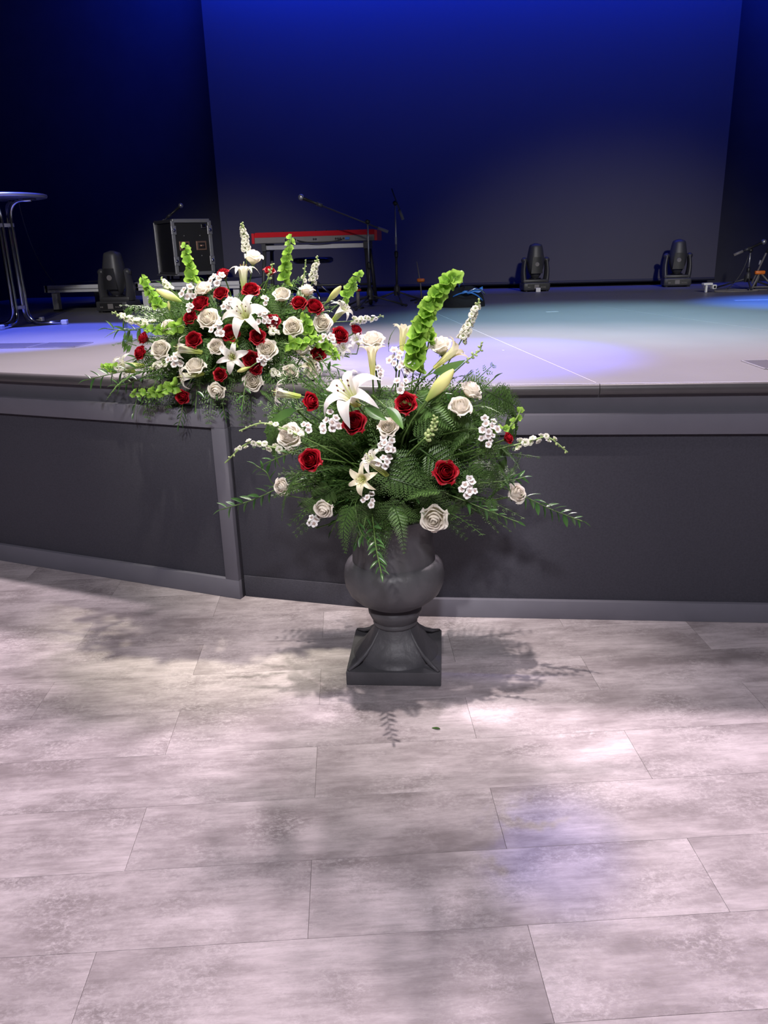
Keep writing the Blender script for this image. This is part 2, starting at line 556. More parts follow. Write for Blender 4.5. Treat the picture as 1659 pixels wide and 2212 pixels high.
def framed(org, ang, u0, u1, stiles, zb=ZB):
    facet_box(org, ang, u0, u1, -0.050, -0.020, 0.0, ZL - 0.01, 'panel', MAT['panel'], front)
    facet_box(org, ang, u0, u1, -0.045, 0.0, 0.0, zb, 'bottom_rail', MAT['frame'], front)
    facet_box(org, ang, u0, u1, -0.045, 0.0, ZT, ZL, 'top_rail', MAT['frame'], front)
    for s0, s1 in stiles:
        facet_box(org, ang, s0, s1, -0.045, 0.0, zb, ZT, 'stile', MAT['frame'], front, 0.001)


framed(FA, FAang, -2.86, 0.0, [(-0.066, 0.0), (-2.86, -2.79)], 0.089)
framed(FB, FBang, -0.31, 1.27, [(-0.31, -0.245), (1.185, 1.27)], 0.079)
framed(FC, FCang, 0.0, 2.2, [(0.0, 0.05), (2.13, 2.2)])
facet_box(FM, FMang, -0.02, 0.80, -0.030, 0.0, 0.0, 0.90, 'filler_panel', MAT['panel'], front)
facet_box(FM, FMang, -0.005, 0.70, 0.0, 0.006, 0.0, 0.099, 'filler_base', MAT['panel'], front)
for a, b in zip(EDGE[:-1], EDGE[1:]):
    sweep_profile(a, b, [(-0.03, ZT), (-0.008, ZT), (-0.008, STAGE_Z - 0.036), (-0.03, STAGE_Z - 0.036)], 'fascia', MAT['fascia'], front)

tag(MB().box(-6, 6.3, 9.9, 10.05, 0, 7.2).build('wall_back', MAT['wall']), 'black back wall of the stage beside the screen', 'wall', kind='structure')
tag(MB().box(-6.15, -6, -6, 10.05, 0, 7.2).build('wall_left', MAT['wall']), 'black side wall of the hall beyond the tall table', 'wall', kind='structure')
tag(MB().box(6.3, 6.45, -6, 10.05, 0, 7.2).build('wall_right', MAT['wall']), 'black side wall of the hall beyond the tripod stand', 'wall', kind='structure')
tag(MB().box(-6, 6.3, -6.15, -6, 0, 7.2).build('wall_front', MAT['wall']), 'dark rear wall of the hall behind the viewer', 'wall', kind='structure')
tag(MB().box(-6.15, 6.45, -6.15, 10.05, 7.2, 7.3).build('ceiling', MAT['wall']), 'black ceiling high over stage and floor', 'ceiling', kind='structure')

# projection screen: cloth with a hem bar
scr = empty('projection_screen', (-0.05, 9.6, 0.985), 0, 'huge grey projection screen hanging at the back of the stage', 'screen')
MB().grid(lambda u, v: (-2.81 + 5.62 * u, 0.004 * math.sin(u * 9), 0.03 + 6.1 * v), 24, 8).build('screen_cloth', MAT['screen'], scr, True)
MB().tube([(-2.81, 0, 0.014), (2.81, 0, 0.014)], 0.016, 8).build('hem_bar', MAT['black'], scr)
MB().bevel_box(-2.9, 2.9, -0.06, 0.06, 6.12, 6.21, 0.01).build('roller_case', MAT['black'], scr)

# ------------------------------------------------------------------ urn
urn = empty('pedestal_urn', (-0.25, 2.575, 0), rad(1.5), 'dark grey stone pedestal urn on a square plinth on the floor', 'urn')
HW = 0.165
MB().bevel_box(-HW, HW, -HW, HW, 0, 0.052, 0.004).build('plinth', MAT['stone'], urn, edge=30)


def bell_foot():
    # square-to-round flaring foot with four raised ridges at the corners
    b = MB()
    N = 64
    prof = [(0.052, 0.154, 0.0), (0.060, 0.150, 0.0), (0.070, 0.134, 0.4), (0.090, 0.112, 0.8), (0.115, 0.094, 0.8), (0.140, 0.081, 0.6), (0.160, 0.075, 0.15), (0.166, 0.072, 0)]
    vs, fs = [], []
    for z, r, sq in prof:
        for j in range(N):
            q = 2 * pi * j / N
            c, s = abs(math.cos(q)), abs(math.sin(q))
            rs = r * (1 + sq * 0.30 * (1 / max(c, s) - 1) / 0.4142)
            vs.append((rs * math.cos(q), rs * math.sin(q), z))
    for i in range(len(prof) - 1):
        for j in range(N):
            fs.append((i * N + j, i * N + (j + 1) % N, (i + 1) * N + (j + 1) % N, (i + 1) * N + j))
    return b.add(vs, fs)


bell_foot().build('foot', MAT['stone'], urn, edge=50)
for k in range(4):
    a = pi / 4 + k * pi / 2
    MB().tube([Vector((r * math.cos(a), r * math.sin(a), z)) for r, z in ((0.073, 0.166), (0.090, 0.140), (0.112, 0.112), (0.143, 0.086), (0.180, 0.066), (0.222, 0.054))], [0.004, 0.006, 0.007, 0.008, 0.008, 0.005], 8).build('ridge', MAT['stone'], urn, True)
MB().lathe([(0.070, 0.160), (0.078, 0.164), (0.080, 0.172), (0.076, 0.180), (0.086, 0.192), (0.095, 0.212), (0.096, 0.226), (0.088, 0.236), (0.083, 0.246)], 48).build('collar', MAT['stone'], urn, edge=50)
MB().lathe([(0.083, 0.240), (0.105, 0.250), (0.135, 0.268), (0.160, 0.293), (0.174, 0.325), (0.177, 0.355), (0.173, 0.385), (0.166, 0.401), (0.156, 0.411), (0.145, 0.414), (0.143, 0.440),
            (0.141, 0.480), (0.139, 0.520), (0.142, 0.545), (0.152, 0.566), (0.160, 0.575), (0.160, 0.585), (0.150, 0.588), (0.132, 0.582), (0.126, 0.54), (0.124, 0.50)], 56).build('bowl', MAT['stone'], urn, edge=38)
MB().lathe([(0.128, 0.52), (0.125, 0.57), (0.09, 0.62), (0.001, 0.64)], 24).build('floral_foam', MAT['foam'], urn, True)

# low bowl that holds the bouquet on the stage
SB = Vector((-1.03, 3.40, STAGE_Z))
bowl = empty('flower_bowl', SB, 0, 'low black bowl hidden under the bouquet on the stage edge', 'bowl')
MB().lathe([(0.075, 0), (0.085, 0.006), (0.10, 0.03), (0.13, 0.075), (0.14, 0.09), (0.132, 0.09), (0.12, 0.07), (0.09, 0.03), (0.001, 0.02)], 32).build('bowl_body', MAT['black'], bowl, True)
MB().lathe([(0.115, 0.065), (0.11, 0.11), (0.07, 0.15), (0.001, 0.165)], 24).build('floral_foam', MAT['foam'], bowl, True)

# ------------------------------------------------------------------ things on the stage
def arc_pts(p0, p1, p2, n=6):
    p0, p1, p2 = Vector(p0), Vector(p1), Vector(p2)
    return [p0 * (1 - t) ** 2 + p1 * 2 * t * (1 - t) + p2 * t * t for t in [i / n for i in range(n + 1)]]


# tall round table with four bent chrome tube legs
TB = Vector((-3.395, 5.93, STAGE_Z))
tbl = empty('cocktail_table', TB, rad(4), 'tall round table with bent chrome tube legs on the stage', 'table')
MB().lathe([(0.001, 0.905), (0.295, 0.905), (0.312, 0.910), (0.318, 0.920), (0.316, 0.930), (0.305, 0.935), (0.001, 0.935)], 48, cap=False).build('tabletop', MAT['tabletop'], tbl, edge=40)
MB().lathe([(0.30, 0.9355), (0.316, 0.931), (0.3195, 0.922), (0.316, 0.912), (0.312, 0.908)], 48, cap=False).build('edge_band', MAT['alu'], tbl, True)
for k in range(4):
    a = k * pi / 2
    c, s = math.cos(a), math.sin(a)

    def q(r, z):
        return Vector((r * c, r * s, z))
    pts = [q(0.33, 0.018)] + arc_pts(q(0.16, 0.018), q(0.055, 0.018), q(0.055, 0.13), 7) + arc_pts(q(0.048, 0.76), q(0.048, 0.885), q(0.15, 0.892), 7) + [q(0.22, 0.893)]
    leg = MB().tube(pts, 0.0125, 10).build('leg', MAT['chrome'], tbl, True)
    MB().bevel_box(0.31, 0.355, -0.02, 0.02, 0.0, 0.036, 0.006).build('foot_cap', MAT['white'], leg).rotation_euler = (0, 0, a)
    MB().bevel_box(0.17, 0.25, -0.025, 0.025, 0.893, 0.905, 0.003).build('mounting_plate', MAT['dark'], leg).rotation_euler = (0, 0, a)
for z in (0.135, 0.725):
    b = MB()
    b.box(-0.062, 0.062, -0.007, 0.007, z - 0.012, z + 0.012)
    b.box(-0.007, 0.007, -0.062, 0.062, z - 0.0125, z + 0.0125)
    b.build('cross_bracket', MAT['alu'], tbl)
cup = empty('paper_cup', TB + Vector((0.04, -0.18, 0.935)), 0, 'tiny white cup on top of the tall round table', 'cup')
MB().lathe([(0.001, 0.002), (0.015, 0.002), (0.016, 0.0), (0.021, 0.036), (0.0225, 0.038), (0.020, 0.036), (0.015, 0.004), (0.001, 0.004)], 18, cap=False).build('cup_body', MAT['paper'], cup, True)
wire = MB().tube(arc_pts(TB + Vector((0.10, 0.05, 0.905)), (-3.66, 6.7, 1.42), (-3.86, 7.44, 1.188), 10), 0.003, 5).build('wire', MAT['dark'], None, True)
tag(wire, 'thin dark wire slanting from the tall table to the low riser', 'wire')


# low risers with pale edges
def riser(x0, x1, y0, y1, label):
    r = empty('stage_riser', ((x0 + x1) / 2, (y0 + y1) / 2, STAGE_Z), 0, label, 'riser', 'low stage risers')
    hx, hy = (x1 - x0) / 2, (y1 - y0) / 2
    MB().bevel_box(-hx, hx, -hy, hy, 0.222, 0.238, 0.003).build('riser_top', MAT['dark'], r)
    fr = MB()
    fr.box(-hx, hx, -hy - 0.012, -hy + 0.02, 0.172, 0.236)
    fr.box(-hx, hx, hy - 0.02, hy + 0.012, 0.172, 0.236)
    fr.box(-hx - 0.012, -hx + 0.02, -hy - 0.012, hy + 0.012, 0.1725, 0.2355)
    fr.box(hx - 0.02, hx + 0.012, -hy - 0.012, hy + 0.012, 0.1725, 0.2355)
    rim = fr.build('edge_rail', MAT['white'], r)
    MB().box(-hx, hx, -hy - 0.0145, -hy - 0.0125, 0.196, 0.204).build('groove', MAT['alu'], rim)
    for sx in (-1, 1):
        for sy in (-1, 1):
            lg = MB().box(sx * (hx - 0.065) - 0.028, sx * (hx - 0.065) + 0.028, sy * (hy - 0.05) - 0.028, sy * (hy - 0.05) + 0.028, 0.012, 0.18).build('leg', MAT['white'], r)
            MB().box(sx * (hx - 0.065) - 0.03, sx * (hx - 0.065) + 0.03, sy * (hy - 0.05) - 0.03, sy * (hy - 0.05) + 0.03, 0.0, 0.014).build('rubber_foot', MAT['black'], lg)
    return r


riser(-3.955, -3.20, 7.42, 8.42, 'low pale-edged riser nearest the tall round table')
riser(-3.065, -2.06, 7.42, 8.42, 'low pale-edged riser under the black flight case')


# moving head lights
def mover(loc, rz, label, scale=1.0):
    r = empty('moving_head_light', loc, rz, label, 'stage light', 'moving head lights on the stage floor')
    r.scale = (scale,) * 3
    MB().bevel_box(-0.155, 0.155, -0.13, 0.13, 0.012, 0.10, 0.018).build('base', MAT['dark'], r, edge=30)
    pnl = MB().box(-0.11, 0.11, -0.134, -0.129, 0.03, 0.085).build('control_panel', MAT['black'], r)
    MB().box(-0.030, 0.022, -0.137, -0.133, 0.035, 0.078).build('display', MAT['greyplastic'], pnl)
    for x in (-0.10, -0.085, 0.05, 0.07, 0.09):
        MB().box(x - 0.005, x + 0.005, -0.137, -0.133, 0.045, 0.055).build('button', MAT['greyplastic'], pnl)
    for sx in (-1, 1):
        for sy in (-1, 1):
            MB().lathe([(0.02, 0), (0.022, 0.013)], 10, (sx * 0.12, sy * 0.1, 0)).build('foot', MAT['black'], r)
    arm = MB()
    for s in (-1, 1):
        arm.grid(lambda u, v, s=s: (s * (0.125 + 0.035 * math.cos(2 * pi * u) * (1 - 0.35 * v) + 0.012 * math.sin(pi * v)), 0.07 * math.sin(2 * pi * u) * (1 - 0.3 * v), 0.10 + 0.245 * v), 14, 8)
        arm.ball((s * 0.128, 0, 0.345), 0.038, 12, 8, 0.9)
    arm.bevel_box(-0.15, 0.15, -0.07, 0.07, 0.095, 0.135, 0.015)
    arm.build('yoke', MAT['dark'], r, edge=40)

    def hd(u, v):
        z = 0.145 + 0.385 * v
        w = 0.098 * min(1.0, (math.sin(pi * min(0.5, 0.06 + v * 0.9)) ** 0.6)) * (1.0 - 0.42 * max(0, v - 0.5) ** 1.3 * 2) * (1.0 if v < 0.93 else math.sqrt(max(0.0, 1 - ((v - 0.93) / 0.072) ** 2)))
        a = 2 * pi * u
        n = 2.6
        c, s = math.cos(a), math.sin(a)
        return (w * math.copysign(abs(c) ** (2 / n), c), 1.05 * w * math.copysign(abs(s) ** (2 / n), s), z)
    head = MB().grid(hd, 24, 22).build('head', MAT['dark'], r, True)
    MB().grid(lambda u, v: (0.066 * (u - 0.5) * 2 * (1 - 0.25 * v), -0.098 - 0.006 * math.sin(pi * u), 0.20 + 0.18 * v), 6, 6).build('vent_plate', MAT['black'], head, True)
    MB().lathe([(0.001, -0.001), (0.022, 0.0), (0.026, -0.004)], 16, (0, -0.106, 0.30), Matrix.Rotation(pi / 2, 3, 'X')).build('badge', MAT['greyplastic'], head)
    MB().lathe([(0.07, 0.148), (0.066, 0.138), (0.05, 0.136), (0.001, 0.134)], 20, cap=False).build('front_lens', MAT['lens'], head)
    return r


mover((-3.165, 7.20, STAGE_Z), rad(-6), 'grey moving head light in front of the low risers')
mover((0.72, 8.95, STAGE_Z), rad(8), 'dark moving head light before the screen with a white tag', 0.92)
mover((2.25, 9.22, STAGE_Z), rad(-4), 'dark moving head light before the screen near its far end', 0.92)
tg = MB().bevel_box(-0.024, 0.024, -0.012, 0.012, 0.0, 0.042, 0.003).build('label_card', MAT['paper'])
tg.location = (0.745, 8.78, STAGE_Z)
tag(tg, 'small white card at the foot of a dark moving light', 'card')

# flight case on the riser
fc = empty('flight_case', (-2.79, 8.05, STAGE_Z + 0.238), rad(40), 'black flight case with aluminium edges and coppery latches on a riser', 'flight case')
W2, D2, Z0, Z1 = 0.185, 0.24, 0.062, 0.545
MB().bevel_box(-W2, W2, -D2, D2, Z0, Z1, 0.004).build('case_body', MAT['black'], fc)
for sx in (-1, 1):
    for sy in (-1, 1):
        MB().bevel_box(sx * W2 - 0.017, sx * W2 + 0.017, sy * D2 - 0.012, sy * D2 + 0.012, Z0, Z1, 0.003).build('corner_post', MAT['alu'], fc)
        cw = MB().lathe([(0.012, 0.0), (0.025, 0.004), (0.025, 0.018), (0.012, 0.022)], 14, (sx * 0.14, sy * 0.18, 0.026), Matrix.Rotation(pi / 2, 3, 'Y')).build('caster', MAT['black'], fc)
        MB().box(sx * 0.14 - 0.004, sx * 0.14 + 0.026, sy * 0.18 - 0.02, sy * 0.18 + 0.02, 0.048, 0.063).build('caster_bracket', MAT['alu'], cw)
for z in (Z0, Z1):
    for sy in (-1, 1):
        MB().bevel_box(-W2, W2, sy * D2 - 0.012, sy * D2 + 0.012, z - 0.017, z + 0.017, 0.003).build('edge_rail', MAT['alu'], fc)
    for sx in (-1, 1):
        MB().bevel_box(sx * W2 - 0.012, sx * W2 + 0.012, -D2, D2, z - 0.015, z + 0.015, 0.003).build('edge_rail', MAT['dark'], fc)
MB().bevel_box(-W2 - 0.03, W2 + 0.03, -D2 - 0.02, D2 + 0.02, 0.046, 0.054, 0.002).build('caster_board', MAT['alu'], fc)
for x in (-0.085, 0.085):
    d = MB().bevel_box(x - 0.052, x + 0.052, -D2 - 0.010, -D2 + 0.002, 0.275, 0.36, 0.004).build('latch_dish', MAT['copper'], fc)
    MB().bevel_box(x - 0.036, x + 0.036, -D2 - 0.013, -D2 - 0.009, 0.290, 0.345, 0.003).build('recess', MAT['black'], d)
    MB().tube([(x - 0.022, -D2 - 0.02, 0.317), (x + 0.022, -D2 - 0.02, 0.317)], 0.010, 8).build('wing_handle', MAT['copper'], d, True)
for x in (-W2 + 0.004, W2 - 0.004):
    for z in (0.18, 0.46):
        l = MB().bevel_box(x - 0.026, x + 0.026, -D2 - 0.018, -D2 - 0.008, z - 0.042, z + 0.042, 0.006).build('butterfly_latch', MAT['alu'], fc)
        MB().lathe([(0.001, 0.012), (0.014, 0.009), (0.016, 0)], 12, (x, -D2 - 0.018, z), Matrix.Rotation(pi / 2, 3, 'X')).build('twist_knob', MAT['chrome'], l, True)
MB().bevel_box(0.095, 0.145, -D2 - 0.018, -D2 - 0.004, 0.475, 0.515, 0.008).build('lid_catch', MAT['chrome'], fc)
for x in (-0.08, 0.08):
    for z in (0.225, 0.41):
        MB().ball((x, -D2 - 0.004, z), 0.006, 8, 6).build('rivet', MAT['alu'], fc, True)


# microphone stands
def mic_stand(loc, rz, label, pole_h, boom, joint_h, mic=True, tape_z=None, group='boom microphone stands', straight=False):
    """boom: (tail, tip) points in the stand's own frame"""
    r = empty('microphone_stand', loc, rz, label, 'mic stand', group)
    MB().lathe([(0.001, 0.07), (0.030, 0.072), (0.026, 0.10), (0.030, 0.13), (0.020, 0.16), (0.012, 0.17)], 14).build('leg_hub', MAT['dark'], r, edge=40)
    for k in range(3):
        a = k * 2 * pi / 3 + 0.25
        lg = MB().tube([(0.02 * math.cos(a), 0.02 * math.sin(a), 0.10), (0.31 * math.cos(a), 0.31 * math.sin(a), 0.012)], 0.008, 8).build('leg', MAT['dark'], r, True)
        MB().ball((0.315 * math.cos(a), 0.315 * math.sin(a), 0.012), 0.012, 8, 6).build('rubber_foot', MAT['black'], lg, True)
    MB().tube([(0, 0, 0.10), (0, 0, pole_h * 0.52)], 0.011, 10).build('lower_pole', MAT['dark'], r, True)
    MB().tube([(0, 0, pole_h * 0.5), (0, 0, pole_h)], 0.0075, 10).build('upper_pole', MAT['alu'], r, True)
    MB().lathe([(0.012, pole_h * 0.5 - 0.03), (0.017, pole_h * 0.5 - 0.02), (0.017, pole_h * 0.5 + 0.02), (0.010, pole_h * 0.5 + 0.03)], 12).build('clutch', MAT['black'], r, True)
    if tape_z:
        MB().lathe([(0.0082, tape_z - 0.03), (0.0095, tape_z - 0.03), (0.0095, tape_z + 0.03), (0.0082, tape_z + 0.03)], 12).build('tape_band', MAT['tape'], r)
    MB().ball((0, 0, joint_h), 0.022, 10, 8).build('boom_joint', MAT['black'], r, True)
    t0, t1 = Vector(boom[0]), Vector(boom[1])
    bm = MB().tube([t0, t1], 0.0065, 8).build('boom', MAT['dark'], r, True)
    dv = (t1 - t0).normalized()
    MB().tube([t0, t0 + dv * 0.09], 0.014, 10).build('counterweight', MAT['greyplastic'], bm, True)
    if mic:
        m1 = MB().tube([t1, t1 + dv * 0.03, t1 + dv * 0.15], [0.010, 0.011, 0.016], 12).build('microphone', MAT['black'], r, True)
        MB().ball(t1 + dv * 0.17, 0.026, 12, 9).build('grille', MAT['alu'], m1, True)
        MB().tube([t1 - dv * 0.02, t1 + dv * 0.03], 0.017, 10).build('clip', MAT['dark'], m1, True)
    return r


mic_stand((-0.83, 7.02, STAGE_Z), 0, 'microphone stand with a long boom reaching over the red keyboard', 0.70, ((0.17, 0, 0.615), (-0.40, 0.02, 0.845)), 0.70)
mic_stand((-0.635, 7.48, STAGE_Z), 0.5, 'tall microphone stand with a steep boom and white tape band', 0.86, ((0.06, -0.03, 0.72), (-0.025, 0.012, 0.98)), 0.86, False, 0.545)
mic_stand((-3.15, 8.62, STAGE_Z), 0.2, 'dim microphone stand behind the black flight case', 0.79, ((-0.09, 0, 0.77), (0.03, 0, 0.86)), 0.79)

# red keyboard on a table stand
kb = empty('stage_keyboard', (-1.36, 7.55, 1.497), rad(-1.2), 'red stage keyboard seen from behind with grey rear panel', 'keyboard')
KL = 0.545
MB().bevel_box(-KL, KL, -0.15, 0.17, 0.0, 0.058, 0.004).build('keyboard_body', MAT['greyplastic'], kb)
MB().add([(-KL, -0.153, 0.052), (KL, -0.153, 0.052), (KL, -0.12, 0.095), (-KL, -0.12, 0.095), (-KL, 0.02, 0.088), (KL, 0.02, 0.088), (-KL, 0.02, 0.05), (KL, 0.02, 0.05)],
         [(0, 1, 2, 3), (3, 2, 5, 4), (4, 5, 7, 6), (0, 3, 4, 6), (1, 7, 5, 2), (0, 6, 7, 1)]).build('red_top_panel', MAT['rededge'], kb)
for s in (-1, 1):
    MB().bevel_box(s * (KL + 0.013) - 0.013, s * (KL + 0.013) + 0.013, -0.155, 0.175, 0.0, 0.09, 0.004).build('end_cheek', MAT['rededge'], kb)
MB().box(-KL + 0.01, KL - 0.01, -0.156, -0.150, 0.005, 0.045).build('rear_panel', MAT['greyplastic'], kb)
for x in (-0.255, -0.235, -0.17, 0.0, 0.02, 0.20, 0.22, 0.24, 0.27):
    MB().lathe([(0.001, 0.006), (0.009, 0.006), (0.010, 0)], 12, (x, -0.155, 0.026), Matrix.Rotation(pi / 2, 3, 'X')).build('jack_socket', MAT['chrome'], kb)
MB().bevel_box(0.285, 0.325, -0.17, -0.154, 0.015, 0.037, 0.003).build('usb_plug', MAT['blue_plug_glint'], kb)
for i in range(9):
    x = -0.40 + i * 0.1
    MB().lathe([(0.010, 0), (0.009, 0.014), (0.001, 0.015)], 10, (x, -0.05, 0.088)).build('control_knob', MAT['black'], kb, True)
for i in range(36):
    x = -KL + 0.03 + i * 0.0295
    MB().box(x, x + 0.0272, 0.025, 0.165, 0.058, 0.07).build('key', MAT['paper'], kb)
cb = MB().tube(arc_pts((-0.15, -0.165, 0.02), (0.05, -0.20, -0.03), (0.26, -0.165, 0.02), 10), 0.004, 6).build('patch_cable', MAT['black'], kb, True)

ks = empty('keyboard_stand', (-1.36, 7.55, STAGE_Z), rad(-1.2), 'dark keyboard stand with pale crossbar under the red keyboard', 'stand')
MB().bevel_box(-0.46, 0.45, -0.135, -0.095, 0.495, 0.535, 0.004).build('front_bar', MAT['alu'], ks)
MB().bevel_box(-0.46, 0.45, 0.10, 0.14, 0.495, 0.535, 0.004).build('rear_bar', MAT['dark'], ks)
for s in (-1, 1):
    MB().bevel_box(s * 0.465 - 0.02, s * 0.465 + 0.02, -0.16, 0.16, 0.485, 0.550, 0.004).build('side_arm', MAT['dark'], ks)
    for y in (-0.13, 0.13):
        lg = MB().tube([(s * 0.465, y, 0.49), (s * 0.50, y * 1.4, 0.012)], 0.018, 8).build('leg', MAT['dark'], ks, True)
        MB().ball((s * 0.50, y * 1.4, 0.014), 0.014, 8, 6).build('rubber_foot', MAT['black'], lg, True)
MB().tube([(-0.48, 0.16, 0.17), (0.48, 0.16, 0.17)], 0.012, 8).build('stretcher', MAT['dark'], ks, True)

st = empty('round_stool', (-1.52, 8.15, STAGE_Z), 0, 'round stool with glossy seat catching blue light behind the keyboard', 'stool')
MB().lathe([(0.001, 0.36), (0.18, 0.36), (0.20, 0.375), (0.20, 0.40), (0.18, 0.415), (0.001, 0.42)], 36, cap=False).build('seat', MAT['lens'], st, True)
MB().tube([(0, 0, 0.14), (0, 0, 0.365)], 0.02, 10).build('post', MAT['dark'], st, True)
for k in range(4):
    a = k * pi / 2 + 0.4
    MB().tube([(0, 0, 0.20), (0.22 * math.cos(a), 0.22 * math.sin(a), 0.013)], 0.012, 8).build('leg', MAT['chrome'], st, True)

# pedal post with red collar, rod with orange clip
pp = empty('pedal_post', (-0.93, 6.99, STAGE_Z), 0, 'short grey post with red-orange collar and chrome dome by the microphone stand', 'post')
MB().lathe([(0.05, 0), (0.05, 0.012), (0.016, 0.02)], 16).build('post_base', MAT['dark'], pp)
MB().tube([(0, 0, 0.015), (0, 0, 0.150)], 0.016, 12).build('post_shaft', MAT['greyplastic'], pp, True)
MB().lathe([(0.018, 0.143), (0.030, 0.146), (0.030, 0.157), (0.018, 0.160)], 16).build('collar', MAT['redplastic'], pp, True)
MB().lathe([(0.026, 0.158), (0.026, 0.170), (0.020, 0.185), (0.008, 0.192), (0.001, 0.193)], 16).build('dome_cap', MAT['chrome'], pp, True)
rd = empty('instrument_stand', (-0.415, 7.6, STAGE_Z), 0, 'thin dark instrument stand rod with an orange clip', 'stand')
MB().tube([(0.0, 0, 0.01), (-0.012, 0.01, 0.16), (-0.045, 0.03, 0.36)], [0.008, 0.007, 0.004], 8).build('rod', MAT['greyplastic'], rd, True)
MB().bevel_box(-0.045, 0.028, -0.02, 0.02, 0.178, 0.212, 0.012).build('orange_clip', MAT['orange'], rd, True)
for a in (0.3, 2.3, 4.4):
    MB().tube([(0, 0, 0.03), (0.17 * math.cos(a), 0.17 * math.sin(a), 0.008)], 0.007, 8).build('leg', MAT['dark'], rd, True)

# gear bag; its blue and chrome pieces stand in for reflected blue light
bag = empty('gear_bag', (-0.03, 6.92, STAGE_Z), rad(10), 'black slumped gear bag with modelled blue light glints on the stage floor', 'bag')


def bagf(u, v):
    a = 2 * pi * u
    r = math.sin(pi * (0.5 + 0.5 * v)) ** 0.55 if v < 1 else 0.0
    z = 0.13 * math.sin(pi * 0.5 * v) * (1 + 0.30 * math.sin(a * 2 + 1.0) * v) + 0.012 * math.sin(5 * a) * v * (1 - v) * 4
    return (0.185 * r * math.cos(a) * (1 + 0.06 * math.sin(3 * a)), 0.11 * r * math.sin(a), z)


MB().grid(bagf, 28, 10).build('bag_body', MAT['bagcloth'], bag, True)
MB().grid(lambda u, v: (-0.02 + 0.17 * u, -0.075 + 0.03 * v, 0.105 + 0.035 * math.sin(pi * v) * (0.6 + 0.4 * u) + 0.02 * u + 0.006 * math.sin(u * 14)), 10, 5).build('blue_glint_patch', MAT['blue_plug_glint'], bag, True)
MB().grid(lambda u, v: (-0.04 + 0.05 * u, -0.02 + 0.04 * v, 0.15 + 0.05 * math.sin(pi * u) + 0.02 * v), 6, 5).build('blue_glint_blob', MAT['blue_plug_glint'], bag, True)
MB().tube(arc_pts((0.0, -0.08, 0.11), (0.10, -0.13, 0.19), (0.175, -0.05, 0.10), 10), 0.006, 6).build('glint_streak', MAT['chrome'], bag, True)
MB().tube(arc_pts((-0.10, -0.08, 0.09), (0.04, -0.14, 0.17), (0.15, -0.06, 0.05), 10), 0.006, 6).build('glint_streak', MAT['blue_plug_glint'], bag, True)

# power box and cables by the screen's end
pw = empty('power_box', (2.30, 8.12, STAGE_Z), rad(12), 'small white power box and plugs on the stage floor near the screen', 'power box')
MB().bevel_box(-0.07, 0.02, -0.02, 0.03, 0.065, 0.088, 0.004).build('socket_bar', MAT['paper'], pw)
MB().bevel_box(-0.045, -0.025, -0.01, 0.015, 0.0, 0.07, 0.003).build('upright', MAT['paper'], pw)
pl = MB().bevel_box(0.015, 0.055, -0.03, 0.02, 0.03, 0.07, 0.004).build('plug_box', MAT['paper'], pw)
MB().box(0.024, 0.046, -0.033, -0.029, 0.038, 0.06).build('socket_face', MAT['black'], pl)
MB().box(-0.07, 0.055, -0.005, 0.012, 0.048, 0.055).build('strut', MAT['greyplastic'], pw)
for i, (a, b, c, lab) in enumerate([((2.34, 8.08, 0.952), (2.5, 7.95, 0.952), (2.75, 8.1, 0.952), 'grey cable curling from the power box, nearest the viewer'),
                                    ((2.36, 8.16, 0.952), (2.48, 8.32, 0.952), (2.86, 8.2, 0.952), 'grey cable running from the power box behind the nearer cable')]):
    cbl = MB().tube(arc_pts(a, b, c, 14), 0.006, 6).build('floor_cable', MAT['greyplastic'], None, True)
    tag(cbl, lab, 'cable', 'cables by the power box')

# stands at the far side with orange knobs
ts = empty('guitar_stand', (2.84, 8.30, STAGE_Z), 0, 'tripod stand with leaning pole and orange yoke at the stage side', 'stand')
MB().tube([(-0.10, 0, 0.06), (0.03, 0.02, 0.40), (0.06, 0.03, 0.60)], 0.009, 8).build('pole', MAT['greyplastic'], ts, True)
MB().tube([(0.008, 0.0, 0.345), (0.028, 0.0, 0.395)], 0.015, 10).build('clutch', MAT['black'], ts, True)
MB().bevel_box(-0.085, 0.01, -0.025, 0.02, 0.145, 0.180, 0.010).build('orange_yoke', MAT['orange'], ts, True)
MB().tube([(-0.055, -0.01, 0.235), (-0.045, -0.01, 0.275)], 0.008, 8).build('pale_sleeve', MAT['tape'], ts, True)
for p in ((-0.11, -0.05, 0.012), (0.10, -0.05, 0.012), (-0.02, 0.14, 0.012)):
    lg = MB().tube([(-0.035, 0, 0.165), p], 0.009, 8).build('leg', MAT['greyplastic'], ts, True)
    MB().ball(p, 0.012, 8, 6).build('rubber_foot', MAT['black'], lg, True)
MB().tube([(-0.11, -0.05, 0.03), (0.10, -0.05, 0.03)], 0.007, 8).build('stretcher', MAT['greyplastic'], ts, True)
ms = mic_stand((2.735, 8.42, STAGE_Z), 0.1, 'short microphone stand with slanted microphone at the stage side', 0.36, ((-0.16, 0, 0.325), (-0.04, 0, 0.375)), 0.365)
cl = MB().tube(arc_pts((2.715, 8.40, 1.27), (2.66, 8.38, 1.02), (2.50, 8.32, 0.952), 12), 0.004, 6).build('microphone_cable', MAT['dark'], None, True)
tag(cl, 'thin cable hanging from the short microphone stand to the deck', 'cable')

